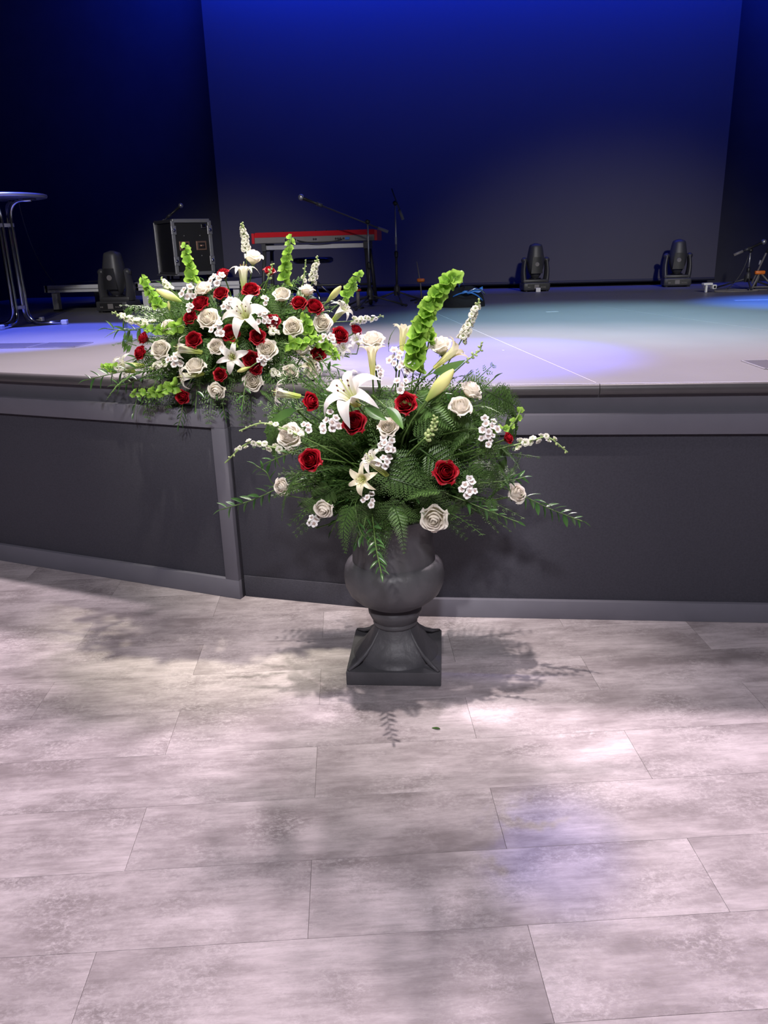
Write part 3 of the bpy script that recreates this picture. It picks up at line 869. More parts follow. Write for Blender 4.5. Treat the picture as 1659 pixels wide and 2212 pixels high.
# tape lines and floor plates
def tape(p0, p1, w, label, name='tape_strip', m='tape', group='tape marks on the stage deck'):
    a, b = Vector((p0[0], p0[1], 0)), Vector((p1[0], p1[1], 0))
    t = (b - a).normalized()
    n = Vector((-t.y, t.x, 0)) * w / 2
    z0, z1 = Vector((0, 0, STAGE_Z)), Vector((0, 0, STAGE_Z + 0.0008))
    vs = [a - n + z0, b - n + z0, b + n + z0, a + n + z0, a - n + z1, b - n + z1, b + n + z1, a + n + z1]
    o = MB().add(vs, [(3, 2, 1, 0), (4, 5, 6, 7), (0, 1, 5, 4), (1, 2, 6, 5), (2, 3, 7, 6), (3, 0, 4, 7)]).build(name, MAT[m])
    return tag(o, label, 'tape', group)


tape((-0.30, 6.60), (0.480, 3.015), 0.0045, 'long thin white tape line running from gear bag to stage edge')
tape((1.04, 6.71), (1.95, 3.80), 0.003, 'faint thin tape line crossing the stage beyond the white one')
tape((0.593, 6.224), (0.681, 6.245), 0.035, 'short white tape mark on the deck between the two tape lines')
tape((2.19, 7.0), (2.75, 7.0), 0.05, 'pale tape mark in blue light near the power box')
tape((0.174, 4.00), (0.184, 4.005), 0.02, 'tiny white tape dot beside the long white tape line')


def hatch(x0, x1, y0, y1, ang, label, group):
    r = empty('floor_hatch', ((x0 + x1) / 2, (y0 + y1) / 2, STAGE_Z), ang, label, 'floor hatch', group)
    hx, hy = (x1 - x0) / 2, (y1 - y0) / 2
    MB().bevel_box(-hx, hx, -hy, hy, 0.0, 0.003, 0.001).build('plate', MAT['hatch'], r)
    fr = MB()
    for a in ((-hx - 0.008, -hx, -hy, hy), (hx, hx + 0.008, -hy, hy), (-hx, hx, -hy - 0.008, -hy), (-hx, hx, hy, hy + 0.008)):
        fr.box(a[0], a[1], a[2], a[3], 0.0, 0.004)
    fr.build('hatch_rim', MAT['alu'], r)
    return r


hatch(-2.52, -2.245, 4.44, 4.66, rad(-2), 'dark floor hatch in the stage deck nearest the bouquet', 'floor hatches')
hatch(-2.86, -2.545, 4.44, 4.66, rad(-2), 'dark floor hatch in the stage deck below the tall table', 'floor hatches')
hatch(1.17, 1.45, 3.30, 3.53, rad(4), 'floor hatch with metal rim near the stage edge under the tape', 'floor hatches')

# ------------------------------------------------------------------ flower meshes
def rose_petal(r0, r1, r2, zt, hw, curl, edge_drop, m, wob=0.0, ph=0.0):
    """a cupped petal wrapped round the rose's axis; unit rose is 1 across"""
    def fn(u, v):
        s = 2 * u - 1
        w = hw * (0.45 + 0.55 * math.sin(pi * 0.5 * min(1, v / 0.55)))
        a = s * w
        r = r0 + (r1 - r0) * math.sin(pi * 0.5 * min(1, v / 0.6)) + (r2 - r1) * max(0, (v - 0.6) / 0.4) ** 1.3
        z = -0.36 + (zt + 0.36) * v ** 0.85
        z -= edge_drop * abs(s) ** 2.2 * v * v
        lip = max(0, v - 0.78) / 0.22
        r += curl * lip * lip * (0.7 + 0.5 * abs(s))
        z -= curl * 0.9 * lip ** 3
        r += wob * math.sin(4 * s + ph) * v
        z += wob * 0.8 * math.sin(5 * s + ph * 2) * v * v
        return (r * math.cos(a), r * math.sin(a), z)
    return MB().grid(fn, 8, 8).mesh('petal', m)


def rose_heart(m, h=0.30, rmax=0.15, turns=2.6):
    def fn(u, v):
        a = u * turns * 2 * pi
        r = 0.012 + (rmax - 0.012) * u ** 0.8
        bell = 0.55 + 0.45 * math.sin(pi * (0.15 + 0.6 * v))
        z = -0.30 + (h + 0.30 - 0.05 * u + 0.012 * math.sin(a * 1.7)) * v
        return (r * bell * math.cos(a), r * bell * math.sin(a), z)
    return MB().grid(fn, 40, 5).mesh('heart', m)


def rose_kit(m, opened):
    if opened:
        rings = [(3, (0.03, 0.15, 0.10, 0.34, 1.30, 0.0, 0.06)), (4, (0.04, 0.215, 0.18, 0.33, 1.10, 0.015, 0.07)),
                 (5, (0.05, 0.29, 0.275, 0.29, 0.92, 0.03, 0.09)), (5, (0.06, 0.37, 0.385, 0.22, 0.88, 0.05, 0.10)), (6, (0.06, 0.42, 0.48, 0.08, 0.72, 0.07, 0.12))]
    else:
        rings = [(3, (0.03, 0.16, 0.10, 0.40, 1.30, 0.0, 0.06)), (4, (0.05, 0.25, 0.20, 0.38, 1.10, 0.02, 0.08)),
                 (5, (0.06, 0.33, 0.31, 0.33, 0.95, 0.05, 0.11)), (5, (0.06, 0.38, 0.42, 0.22, 0.80, 0.09, 0.13))]
    kit = [('heart', rose_heart(m, 0.32 if opened else 0.38, 0.115, 3.0), 0.0)]
    for ri, (n, p) in enumerate(rings):
        mes = [rose_petal(*p, m, 0.012 + 0.006 * ri, k * 1.3 + ri) for k in range(2)]
        for k in range(n):
            kit.append(('petal', mes[k % 2], 2 * pi * k / n + ri * 0.65))
    return kit


def calyx_mesh():
    b = MB()
    b.lathe([(0.05, -0.45), (0.085, -0.40), (0.075, -0.34), (0.03, -0.33)], 10)
    for k in range(5):
        a = 2 * pi * k / 5
        def fn(u, v, a=a):
            w = 0.07 * (1 - v) * (u - 0.5) * 2
            r = 0.07 + 0.22 * v
            return (r * math.cos(a) - w * math.sin(a), r * math.sin(a) + w * math.cos(a), -0.37 + 0.06 * math.sin(v * 2.5))
        b.grid(fn, 2, 4)
    return b.mesh('calyx', MAT['stem'])


ROSE = {('white', 1): rose_kit(MAT['rose_white'], True), ('white', 0): rose_kit(MAT['rose_white'], False),
        ('red', 1): rose_kit(MAT['rose_red'], True), ('red', 0): rose_kit(MAT['rose_red'], False)}
CALYX = calyx_mesh()


def lily_petal(flare, wide, m, curl=0.35, trumpet=0.55):
    """petal grows up a trumpet along z then bends outward; unit flower is about 1 across"""
    def fn(u, v):
        s = 2 * u - 1
        zt = trumpet
        if v < 0.5:
            t = v / 0.5
            r = 0.035 + (0.11 + 0.06 * flare) * t ** 1.5
            z = -zt + zt * t
        else:
            t = (v - 0.5) / 0.5
            ang = 0.35 + 1.25 * flare * t + curl * t * t
            r = 0.145 + 0.06 * flare + 0.46 * t * math.sin(min(1.75, ang * 0.85 + 0.15))
            z = 0.42 * t * math.cos(min(2.2, ang + 0.25 * t))
        w = wide * (0.30 + 0.70 * math.sin(pi * min(1, 0.12 + 0.62 * v))) if v < 0.62 else wide * max(0.0, 1 - ((v - 0.62) / 0.38) ** 1.8) ** 0.75
        cup = 0.10 * (1 - v * 0.5)
        wave = 0.012 * math.sin(v * 16) * abs(s)
        rr = r - cup * s * s * w / wide * 0.5
        return (rr, s * w, z + 0.05 * (abs(s) - 0.3) * w / wide + wave)
    return MB().grid(fn, 6, 14).mesh('petal', m)


def lily_stamens(m_f):
    b = MB()
    for k in range(6):
        a = 2 * pi * k / 6 + 0.3
        b.tube(arc_pts((0.02 * math.cos(a), 0.02 * math.sin(a), -0.45), (0.04 * math.cos(a), 0.04 * math.sin(a), 0.0), (0.13 * math.cos(a), 0.13 * math.sin(a), 0.22), 5), 0.008, 5)
    b.tube(arc_pts((0, 0, -0.45), (0.0, 0.02, 0.1), (0.03, 0.05, 0.34), 5), [0.016, 0.014, 0.012, 0.011, 0.011, 0.018], 6)
    return b.mesh('stamens', m_f)


def anther_mesh():
    b = MB()
    for k in range(6):
        a = 2 * pi * k / 6 + 0.3
        b.ball((0.13 * math.cos(a), 0.13 * math.sin(a), 0.22), 0.018, 6, 5, 1.6)
    return b.mesh('anthers', MAT['anther'])


LILY = {}
for nm, fl, cu, tr, mm in (('open', 0.95, 0.45, 0.42, 'lily'), ('half', 0.22, 0.95, 0.90, 'lily_side'), ('trumpet', 0.12, 0.35, 0.85, 'lily_cream'), ('star', 0.85, 0.3, 0.30, 'lily_cream')):
    wd = 0.165 if nm == 'half' else 0.145
    LILY[nm] = (lily_petal(fl, wd, MAT[mm], cu, tr), lily_petal(fl * 0.95, wd * 0.75, MAT[mm], cu, tr))
STAMENS, ANTHERS = lily_stamens(MAT['stamen']), anther_mesh()


def lily_bud_mesh():
    def fn(u, v):
        a = 2 * pi * u
        r = 0.155 * (math.sin(pi * (0.06 + 0.90 * v ** 1.25)) ** 0.8)
        r *= 1 + 0.10 * math.cos(3 * a) * math.sin(pi * v)
        return (r * math.cos(a), r * math.sin(a), -0.5 + v)
    return MB().grid(fn, 18, 14).mesh('bud', MAT['lily_bud'])


LBUD = lily_bud_mesh()


def bell_mesh(ph):
    """the green calyx cup of a bells-of-Ireland floret, opening along +z, unit radius 0.5"""
    def fn(u, v):
        a = 2 * pi * u
        r = 0.06 + 0.44 * v ** 0.8
        r *= 1 + 0.10 * v * math.cos(5 * a + ph) * (1 if v > 0.7 else 0.5)
        z = 0.42 * v ** 1.2 + 0.05 * v * math.sin(5 * a + ph)
        return (r * math.cos(a), r * math.sin(a), z)
    b = MB().grid(fn, 20, 6)
    return b.mesh('bell', MAT['bell'])


BELLS = [bell_mesh(0.0), bell_mesh(1.2)]


def floret_mesh(n, seed, m):
    rnd = random.Random(seed)
    b = MB()
    for ring, (cnt, rr, zz) in enumerate(((4, 0.30, 0.10), (n, 0.48, 0.0))):
        for k in range(cnt):
            a = 2 * pi * k / cnt + ring * 0.5 + rnd.uniform(-0.2, 0.2)
            tw = rnd.uniform(0.8, 1.2)

            def fn(u, v, a=a, tw=tw, rr=rr, zz=zz, ring=ring):
                s = 2 * u - 1
                w = 0.30 * tw * math.sin(pi * min(1, 0.15 + 0.70 * v))
                r = 0.03 + rr * v
                z = -0.25 + (0.42 + zz) * math.sin(pi * 0.5 * v) - 0.12 * v * v + 0.05 * math.sin(3 * s + a) * v - 0.06 * s * s
                return (r * math.cos(a) - s * w * math.sin(a), r * math.sin(a) + s * w * math.cos(a), z)
            b.grid(fn, 4, 4)
    return b.mesh('floret', m)


FLORETS = [floret_mesh(5, 1, MAT['stock']), floret_mesh(6, 5, MAT['stock'])]


def spire_bud_mesh():
    b = MB()
    b.lathe([(0.02, -0.5), (0.26, -0.30), (0.36, 0.0), (0.26, 0.32), (0.02, 0.5)], 8, cap=False)
    b.uv = [(0.5, 0.2 + 0.15 * (i // 8)) for i in range(len(b.v))]
    return b.mesh('bud', MAT['budgreen'])


SBUD = spire_bud_mesh()


def wax_mesh(seed):
    rnd = random.Random(seed)
    b = MB()
    b.lathe([(0.02, -0.30), (0.16, -0.10), (0.20, 0.02), (0.13, 0.05), (0.001, 0.0)], 10, cap=False)
    b.uv = [(0.5, 0.12)] * len(b.v)
    for k in range(5):
        a = 2 * pi * k / 5 + rnd.uniform(-0.1, 0.1)

        def fn(u, v, a=a):
            s = 2 * u - 1
            w = 0.27 * math.sin(pi * (0.12 + 0.80 * v)) ** 0.7
            r = 0.12 + 0.40 * v
            z = 0.02 + 0.14 * v - 0.08 * s * s
            return (r * math.cos(a) - s * w * math.sin(a), r * math.sin(a) + s * w * math.cos(a), z)
        b.grid(fn, 4, 4)
    return b.mesh('blossom', MAT['wax'])


WAX = [wax_mesh(2), wax_mesh(9)]


def blade_mesh(name, m, wide=0.26, fold=0.10, droop=0.12, tip=1.0, nv=8):
    """a pointed leaf along +y, length 1, upper side +z"""
    def fn(u, v):
        s = 2 * u - 1
        w = wide * math.sin(pi * v ** 0.8) ** 0.9 * (1 if v < 0.999 else 0) * 0.5 * 2
        return (s * w * 0.5, v, fold * abs(s) * w - droop * v * v)
    return MB().grid(fn, 4, nv).mesh(name, m)


RLEAF = [blade_mesh('leaf', MAT['ruscus'], 0.36, 0.25, 0.10), blade_mesh('leaf', MAT['ruscus'], 0.28, 0.2, 0.25)]
BROAD = [blade_mesh('leaf', MAT['leaf'], 0.42, 0.25, 0.18, nv=10), blade_mesh('leaf', MAT['leaf'], 0.30, 0.2, 0.30, nv=10)]


def frond_mesh(seed, droop=0.25, npair=13, bip=True):
    """a fern frond along +y, length 1: rachis, pinnae and their small leaflets"""
    rnd = random.Random(seed)
    b = MB()

    def axis(t):
        return Vector((0.03 * math.sin(t * 2.2 + seed), t, 0.06 * math.sin(pi * t) - droop * t * t))
    b.tube([axis(i / 8) for i in range(9)], [0.009 * (1 - 0.8 * i / 8) + 0.001 for i in range(9)], 5, False)
    b.uv = [(0.5, 0.3)] * len(b.v)
    for i in range(npair):
        t = 0.14 + 0.84 * i / (npair - 1)
        c = axis(t)
        d = (axis(min(1, t + 0.02)) - axis(t - 0.02)).normalized()
        ln = 0.30 * (1 - t) ** 0.75 * (0.55 + 0.45 * min(1, (t) / 0.25)) + 0.02
        for s in (-1, 1):
            out = (Vector((s, 0, 0)) * 0.86 + d * 0.50 + Vector((0, 0, rnd.uniform(-0.12, 0.12)))).normalized()
            side = out.cross(Vector((0, 0, 1))).normalized()
            if not bip:
                wq = ln * 0.16
                e = c + out * ln + Vector((0, 0, -0.04 * ln))
                mid = c + out * ln * 0.5 + Vector((0, 0, 0.02 * ln))
                b.add([c, mid + side * wq, e, mid - side * wq], [(0, 1, 2, 3)], [(0, 0.2), (0, 0.8), (0.5, 1), (1, 0.8)])
                continue
            k = max(3, int(6 * ln / 0.25) + 1)
            for j in range(k):
                q = (j + 0.6) / k
                base = c + out * ln * q + Vector((0, 0, -0.05 * ln * q * q))
                l2 = ln * 0.34 * (1 - q) ** 0.6 + 0.012
                for s2 in (-1, 1):
                    dd = (out * 0.72 + side * s2 * 0.7).normalized()
                    pp = dd.cross(Vector((0, 0, 1))).normalized() * l2 * 0.21
                    e = base + dd * l2 + Vector((0, 0, -0.15 * l2))
                    mm = base + dd * l2 * 0.45
                    b.add([base, mm + pp, e, mm - pp], [(0, 1, 2, 3)], [(0, 0.1), (0, 0.7), (0.5, 1), (1, 0.7)])
    return b.mesh('frond', MAT['fern'], False)


FRONDS = [frond_mesh(1, 0.22), frond_mesh(2, 0.40), frond_mesh(3, 0.10), frond_mesh(4, 0.30, 20, False)]
print('flower meshes done')


# ------------------------------------------------------------------ flower things
UP_C = -DWN


def face_dir(f):
    return (RGT * f[0] + UP_C * f[1] - FWD * f[2]).normalized()


def frame_z(n, roll=0.0):
    q = Vector((0, 0, 1)).rotation_difference(n)
    return q.to_matrix().to_4x4() @ Matrix.Rotation(roll, 4, 'Z')


def frame_y(d, up=Vector((0, 0, 1)), roll=0.0):
    y = d.normalized()
    x = y.cross(up)
    if x.length < 1e-3:
        x = Vector((1, 0, 0))
    x.normalize()
    z = x.cross(y)
    return Matrix((x, y, z)).transposed().to_4x4() @ Matrix.Rotation(roll, 4, 'Y')


class Bouquet:
    def __init__(self, name, phrase, base, centre, radii):
        self.name, self.phrase, self.base, self.c, self.r = name, phrase, Vector(base), Vector(centre), Vector(radii)
        self.items = []

    def point(self, px, py, k=1.0, dy=0.0):
        d = ray(px, py)
        o = CAM - self.c
        A = sum((d[i] / (self.r[i] * k)) ** 2 for i in range(3))
        B = 2 * sum(o[i] * d[i] / (self.r[i] * k) ** 2 for i in range(3))
        C = sum((o[i] / (self.r[i] * k)) ** 2 for i in range(3)) - 1
        D = B * B - 4 * A * C
        if D >= 0:
            t = (-B - math.sqrt(D)) / (2 * A)
        else:
            t = -B / (2 * A)
        p = CAM + d * t
        if dy:
            p = CAM + d * ((p.y + dy) / d.y)
        return p

    def px2m(self, px, p):
        return px / F_PX * (p - CAM).dot(FWD)


def stem_pts(p, n_back, base, n=7):
    a = p
    c1 = p + n_back * 0.35 * (base - p).length
    c2 = base + Vector((0, 0, 1)) * 0.30 * (base - p).length
    out = []
    for i in range(n + 1):
        t = i / n
        out.append(a * (1 - t) ** 3 + c1 * 3 * t * (1 - t) ** 2 + c2 * 3 * t * t * (1 - t) + base * t ** 3)
    return out


def root_at(name, M, cat):
    o = bpy.data.objects.new(name, None)
    o.empty_display_size = 0.02
    COL.objects.link(o)
    o.matrix_world = M
    o['category'] = cat
    return o


def add_stem(root, M, pts, r, m, name='stem'):
    inv = M.inverted()
    sc = M.to_scale().x
    MB().tube([inv @ q for q in pts], r / sc, 6, False).build(name, m, root, True)


BASEJIT = random.Random(3)


def jit(bq):
    return bq.base + Vector((BASEJIT.uniform(-0.06, 0.06), BASEJIT.uniform(-0.06, 0.06), 0))


def rose(bq, color, px, py, size, f, opened=1, dy=0.0):
    p = bq.point(px, py, dy=dy)
    s = bq.px2m(size, p)
    n = face_dir(f)
    M = Matrix.Translation(p) @ frame_z(n, px * 0.37) @ Matrix.Scale(s, 4)
    root = root_at(color + '_rose', M, 'rose')
    for nm, me, a in ROSE[(color, opened)]:
        obj(nm, me, root, Matrix.Rotation(a, 4, 'Z'))
    obj('calyx', CALYX, root)
    add_stem(root, M, stem_pts(p - n * s * 0.40, -n, jit(bq)), 0.003, MAT['stem'])
    bq.items.append((root, color + ' rose', px, py))


def lily(bq, kind, px, py, size, f, dy=0.0, roll=0.0):
    p = bq.point(px, py, dy=dy)
    s = bq.px2m(size, p)
    n = face_dir(f)
    M = Matrix.Translation(p) @ frame_z(n, roll) @ Matrix.Scale(s, 4)
    root = root_at('white_lily' if kind in ('open', 'half') else 'cream_lily', M, 'lily')
    for k in range(6):
        obj('petal', LILY[kind][k % 2], root, Matrix.Rotation(k * pi / 3, 4, 'Z'))
    if kind != 'trumpet':
        st = obj('stamens', STAMENS, root)
        obj('anthers', ANTHERS, st)
    tr = {'open': 0.42, 'half': 0.90, 'trumpet': 0.85, 'star': 0.30}[kind]
    add_stem(root, M, stem_pts(p - n * s * tr, -n, jit(bq)), 0.0026, MAT['stem'])
    bq.items.append((root, {'open': 'wide-open white lily', 'half': 'half-open white lily', 'trumpet': 'cream trumpet lily', 'star': 'cream star-shaped lily'}[kind], px, py))


def lily_bud(bq, bx, by, tx, ty, dy=0.0, dz=0.0):
    """bud from its base pixel to its tip pixel; dz leans the tip towards the viewer"""
    p0 = bq.point(bx, by, dy=dy)
    d = ray(tx, ty)
    p1 = CAM + d * ((p0.y - dz) / d.y)
    n = (p1 - p0).normalized()
    L = (p1 - p0).length
    M = Matrix.Translation((p0 + p1) / 2) @ frame_z(n, bx) @ Matrix.Scale(L, 4)
    root = root_at('lily_bud', M, 'bud')
    obj('bud', LBUD, root)
    add_stem(root, M, stem_pts(p0, -n, jit(bq)), 0.0026, MAT['stem'])
    bq.items.append((root, 'closed yellow-green lily bud', (bx + tx) / 2, (by + ty) / 2))


def along(pts, t):
    """point and tangent on a polyline at share t of its length"""
    seg = [(pts[i + 1] - pts[i]).length for i in range(len(pts) - 1)]
    L = sum(seg) * t
    for i, s in enumerate(seg):
        if L <= s or i == len(seg) - 1:
            return pts[i].lerp(pts[i + 1], min(1, L / s)), (pts[i + 1] - pts[i]).normalized()
        L -= s


def smooth_path(ps, n=4):
    ps = [Vector(p) for p in ps]
    if len(ps) < 3:
        return [ps[0].lerp(ps[-1], i / 6) for i in range(7)]
    q = [ps[0] * 2 - ps[1]] + ps + [ps[-1] * 2 - ps[-2]]
    out = []
    for i in range(1, len(q) - 2):
        for k in range(n):
            t = k / n
            a, b, c, d = q[i - 1], q[i], q[i + 1], q[i + 2]
            out.append(0.5 * ((2 * b) + (c - a) * t + (2 * a - 5 * b + 4 * c - d) * t * t + (3 * b - a - 3 * c + d) * t ** 3))
    out.append(ps[-1])
    return out


def path3(bq, pix, dy=0.0, lean=0.0):
    """pixels from base to tip -> points that start on the dome; the path then keeps its depth, leaning by lean"""
    p0 = bq.point(*pix[0], dy=dy)
    out = [p0]
    for i, (x, y) in enumerate(pix[1:]):
        d = ray(x, y)
        yy = p0.y + lean * (i + 1) / (len(pix) - 1)
        out.append(CAM + d * (yy / d.y))
    return out


def spike(bq, what, pix, size, n, dy=0.0, lean=0.0, taper=0.45, tipbuds=5, sparse=False, cname=None):
    path = smooth_path(path3(bq, pix, dy, lean))
    s = bq.px2m(size, path[0])
    M = Matrix.Translation(path[0])
    nm = {'bells': 'bells_of_ireland', 'stock': 'white_stock', 'buds': 'green_bud_spray'}[what]
    root = root_at(nm, M, {'bells': 'bells of ireland', 'stock': 'stock', 'buds': 'bud spray'}[what])
    d0 = (path[1] - path[0]).normalized()
    add_stem(root, M, stem_pts(path[0], -d0, jit(bq)), 0.0022, MAT['stem'])
    add_stem(root, M, path, 0.0024, MAT['palestem'], 'stalk')
    rnd = random.Random(int(pix[0][0] * 7 + pix[0][1]))
    nm2 = {'bells': 'bell', 'stock': 'floret', 'buds': 'bud'}[what]
    for i in range(n):
        t = (i + 0.5) / n
        c, tg = along(path, t)
        a = i * 2.4 + rnd.uniform(-0.4, 0.4)
        fm = frame_z(tg)
        side = (fm.to_3x3() @ Vector((math.cos(a), math.sin(a), 0)))
        sc = s * (1 - taper * t) * rnd.uniform(0.85, 1.1)
        if what == 'bells':
            nd = (side + tg * 0.55 - FWD * 0.15).normalized()
            me = BELLS[i % 2]
            q = c + nd * sc * 0.05 + side * 0.002
        elif what == 'stock':
            nd = (side + tg * 0.25 - FWD * 0.35).normalized()
            me = FLORETS[i % 2]
            q = c + nd * sc * 0.45
            if t > 1 - tipbuds / max(n, 1) * 0.8:
                me, sc = SBUD, sc * 0.62
                q = c + nd * sc * 0.5
        else:
            nd = (side + tg * 0.6).normalized()
            me, q = SBUD, c + nd * sc * 0.6
        o = obj(nm2 if me is not SBUD else 'bud', me, root)
        o.matrix_local = M.inverted() @ (Matrix.Translation(q) @ frame_z(nd, rnd.uniform(0, 6)) @ Matrix.Scale(sc, 4))
    bq.items.append((root, cname or {'bells': 'green bells-of-Ireland spike', 'stock': 'white stock spike', 'buds': 'green bud spray'}[what], pix[-1][0], pix[-1][1]))


def wax(bq, px, py, size, n, spread, dy=-0.01, f=(0, 0.3, 1)):
    p = bq.point(px, py, k=1.02, dy=dy)
    s = bq.px2m(size, p)
    sp = bq.px2m(spread, p)
    M = Matrix.Translation(p)
    root = root_at('waxflower_sprig', M, 'waxflower')
    rnd = random.Random(int(px * 13 + py))
    hub = p + FWD * 0.05 - Vector((0, 0, 0.03))
    add_stem(root, M, stem_pts(hub, (bq.base - p).normalized(), jit(bq)), 0.002, MAT['stem'])
    for i in range(n):
        a = i * 2.4 + rnd.uniform(-0.5, 0.5)
        rr = sp * math.sqrt((i + 0.4) / n)
        q = p + RGT * rr * math.cos(a) + UP_C * rr * math.sin(a) + FWD * rnd.uniform(-0.012, 0.012)
        nd = (face_dir(f) + RGT * math.cos(a) * 0.55 + UP_C * math.sin(a) * 0.4).normalized()
        sc = s * rnd.uniform(0.85, 1.15)
        o = obj('blossom', WAX[i % 2], root)
        o.matrix_local = M.inverted() @ (Matrix.Translation(q) @ frame_z(nd, rnd.uniform(0, 6)) @ Matrix.Scale(sc, 4))
        add_stem(root, M, [hub, hub.lerp(q, 0.5) + Vector((0, 0, 0.004)), q - nd * sc * 0.28], 0.0012, MAT['stem'], 'twig')
    bq.items.append((root, 'waxflower sprig of small white blossoms', px, py))


def ruscus(bq, pix, leaf_px, n, dy=0.0, lean=0.0, label=None, pts=None):
    path = smooth_path(pts if pts else path3(bq, pix, dy, lean))
    s = bq.px2m(leaf_px, path[0])
    M = Matrix.Translation(path[0])
    root = root_at('ruscus_branch', M, 'foliage')
    d0 = (path[1] - path[0]).normalized()
    add_stem(root, M, stem_pts(path[0], -d0, jit(bq))[::-1] + path[1:], 0.0018, MAT['stem'])
    rnd = random.Random(int(path[-1].x * 991 + path[-1].z * 733))
    for i in range(n):
        t = (i + 0.6) / n
        c, tg = along(path, t)
        a = (i % 2) * pi + rnd.uniform(-0.6, 0.6)
        fm = frame_z(tg)
        side = fm.to_3x3() @ Vector((math.cos(a), math.sin(a), 0))
        d = (side * 0.9 + tg * 0.8 + Vector((0, 0, rnd.uniform(-0.25, 0.15)))).normalized() if i < n - 1 else tg
        sc = s * rnd.uniform(0.75, 1.15) * (1 - 0.25 * t)
        o = obj('leaf', RLEAF[i % 2], root)
        o.matrix_local = M.inverted() @ (Matrix.Translation(c) @ frame_y(d, Vector((0, 0, 1)), rnd.uniform(-0.7, 0.7)) @ Matrix.Scale(sc, 4))
    if label:
        root['label'] = label
        root['group'] = 'ruscus branches in the ' + bq.name
    else:
        tag(root, 'short glossy ruscus branch tucked among the flowers of the ' + bq.name, None, 'ruscus filler in the ' + bq.name)
    return root


def frond(bq, base, tip, kind=0, roll=0.0, wide=1.0, label=None):
    d = tip - base
    L = d.length
    M = Matrix.Translation(base) @ frame_y(d, Vector((0, 0, 1)), roll) @ Matrix.Diagonal((L * wide, L, L, 1))
    o = obj('fern_frond', FRONDS[kind], None)
    o.matrix_world = M
    tag(o, label or 'green fern frond tucked among the flowers of the ' + bq.name, 'fern', ('fern fronds in the ' if label else 'fern filler in the ') + bq.name)
    return o


def broad_leaf(bq, pix0, pix1, kind, roll, label, dy=0.0, lean=0.0):
    ps = path3(bq, [pix0, pix1], dy, lean)
    d = ps[1] - ps[0]
    M = Matrix.Translation(ps[0]) @ frame_y(d, -FWD, roll) @ Matrix.Scale(d.length, 4)
    root = root_at('lily_leaf', M, 'leaf')
    obj('leaf_blade', BROAD[kind], root)
    add_stem(root, M, stem_pts(ps[0], -d.normalized(), jit(bq)), 0.002, MAT['stem'])
    tag(root, label, None, 'broad lily leaves in the ' + bq.name)


ORD = ['topmost', 'second', 'third', 'fourth', 'fifth', 'sixth', 'seventh', 'eighth', 'ninth', 'tenth', 'eleventh', 'twelfth', 'thirteenth', 'fourteenth',
       'fifteenth', 'sixteenth', 'seventeenth', 'eighteenth', 'nineteenth', 'twentieth', 'twenty-first', 'twenty-second', 'twenty-third', 'twenty-fourth', 'twenty-fifth', 'twenty-sixth']


def finish_labels(bq):
    kinds = {}
    for it in bq.items:
        kinds.setdefault(it[1], []).append(it)
    for k, its in kinds.items():
        its.sort(key=lambda t: t[3])
        for i, it in enumerate(its):
            if len(its) == 1:
                lab = 'only ' + k + ' in the ' + bq.name
            elif i == len(its) - 1:
                lab = 'lowest ' + k + ' in the ' + bq.name
            else:
                lab = k + ' in the ' + bq.name + ', ' + (ORD[i] if i == 0 else ORD[i] + ' from the top')
            it[0]['label'] = lab
            it[0]['group'] = k + 's in the ' + bq.name

# ------------------------------------------------------------------ bouquet on the stage edge
S = Bouquet('stage bouquet', 'on the stage edge', SB + Vector((0, 0, 0.10)), (-1.0, 3.36, 1.06), (0.52, 0.33, 0.42))
for a in [(547, 557, 42, (0.15, 0.9, 0.5), 0), (438, 623, 38, (-0.3, 0.7, 0.7)), (450, 687, 46, (-0.1, 0.35, 1)), (609, 638, 40, (0.0, 0.6, 0.8), 0), (663, 628, 36, (0.1, 0.95, 0.3), 0),
          (633, 706, 42, (0.0, 0.15, 1)), (697, 697, 40, (0.15, 0.15, 1)), (346, 754, 41, (-0.2, 0.2, 1)), (467, 748, 34, (0, 0.1, 1)), (422, 790, 43, (-0.1, 0.6, 0.8)),
          (577, 754, 43, (0, 0.1, 1)), (546, 823, 42, (0.0, -0.05, 1)), (469, 843, 39, (-0.1, -0.5, 0.8), 0), (627, 805, 36, (0.25, 0.2, 1)), (652, 755, 38, (0.1, 0.75, 0.5), 0),
          (675, 806, 42, (0.0, 0.6, 0.7), 0), (362, 702, 30, (-0.3, 0.6, 0.7))]:
    rose(S, 'white', a[0], a[1], a[2], a[3], a[4] if len(a) > 4 else 1)
for a in [(482, 592, 30, (-0.3, 0.8, 0.5), 0), (582, 587, 28, (0.2, 0.8, 0.5), 0), (477, 633, 32, (-0.1, 0.5, 0.8)), (542, 626, 38, (0, 0.5, 0.9)), (432, 655, 38, (-0.3, 0.5, 0.8)),
          (410, 686, 30, (-0.3, 0.3, 0.9)), (498, 719, 38, (0, 0.2, 1)), (646, 654, 34, (0.1, 0.5, 0.9)), (680, 662, 38, (0.4, 0.5, 0.8)), (589, 694, 32, (0, 0.2, 1)),
          (556, 727, 34, (0, 0.1, 1)), (418, 733, 35, (-0.1, 0.2, 1)), (302, 762, 30, (-0.6, 0.2, 0.8)), (311, 731, 28, (-0.7, 0.3, 0.7), 0), (475, 809, 28, (0, -0.1, 1)),
          (395, 857, 32, (-0.1, -0.3, 1), 0), (543, 777, 38, (0, 0, 1)), (735, 723, 36, (0.4, 0.2, 0.9)), (769, 714, 28, (0.6, 0.5, 0.6), 0), (688, 765, 32, (0.3, 0.0, 1)), (553, 797, 26, (0, -0.2, 1))]:
    rose(S, 'red', a[0], a[1], a[2], a[3], a[4] if len(a) > 4 else 1)
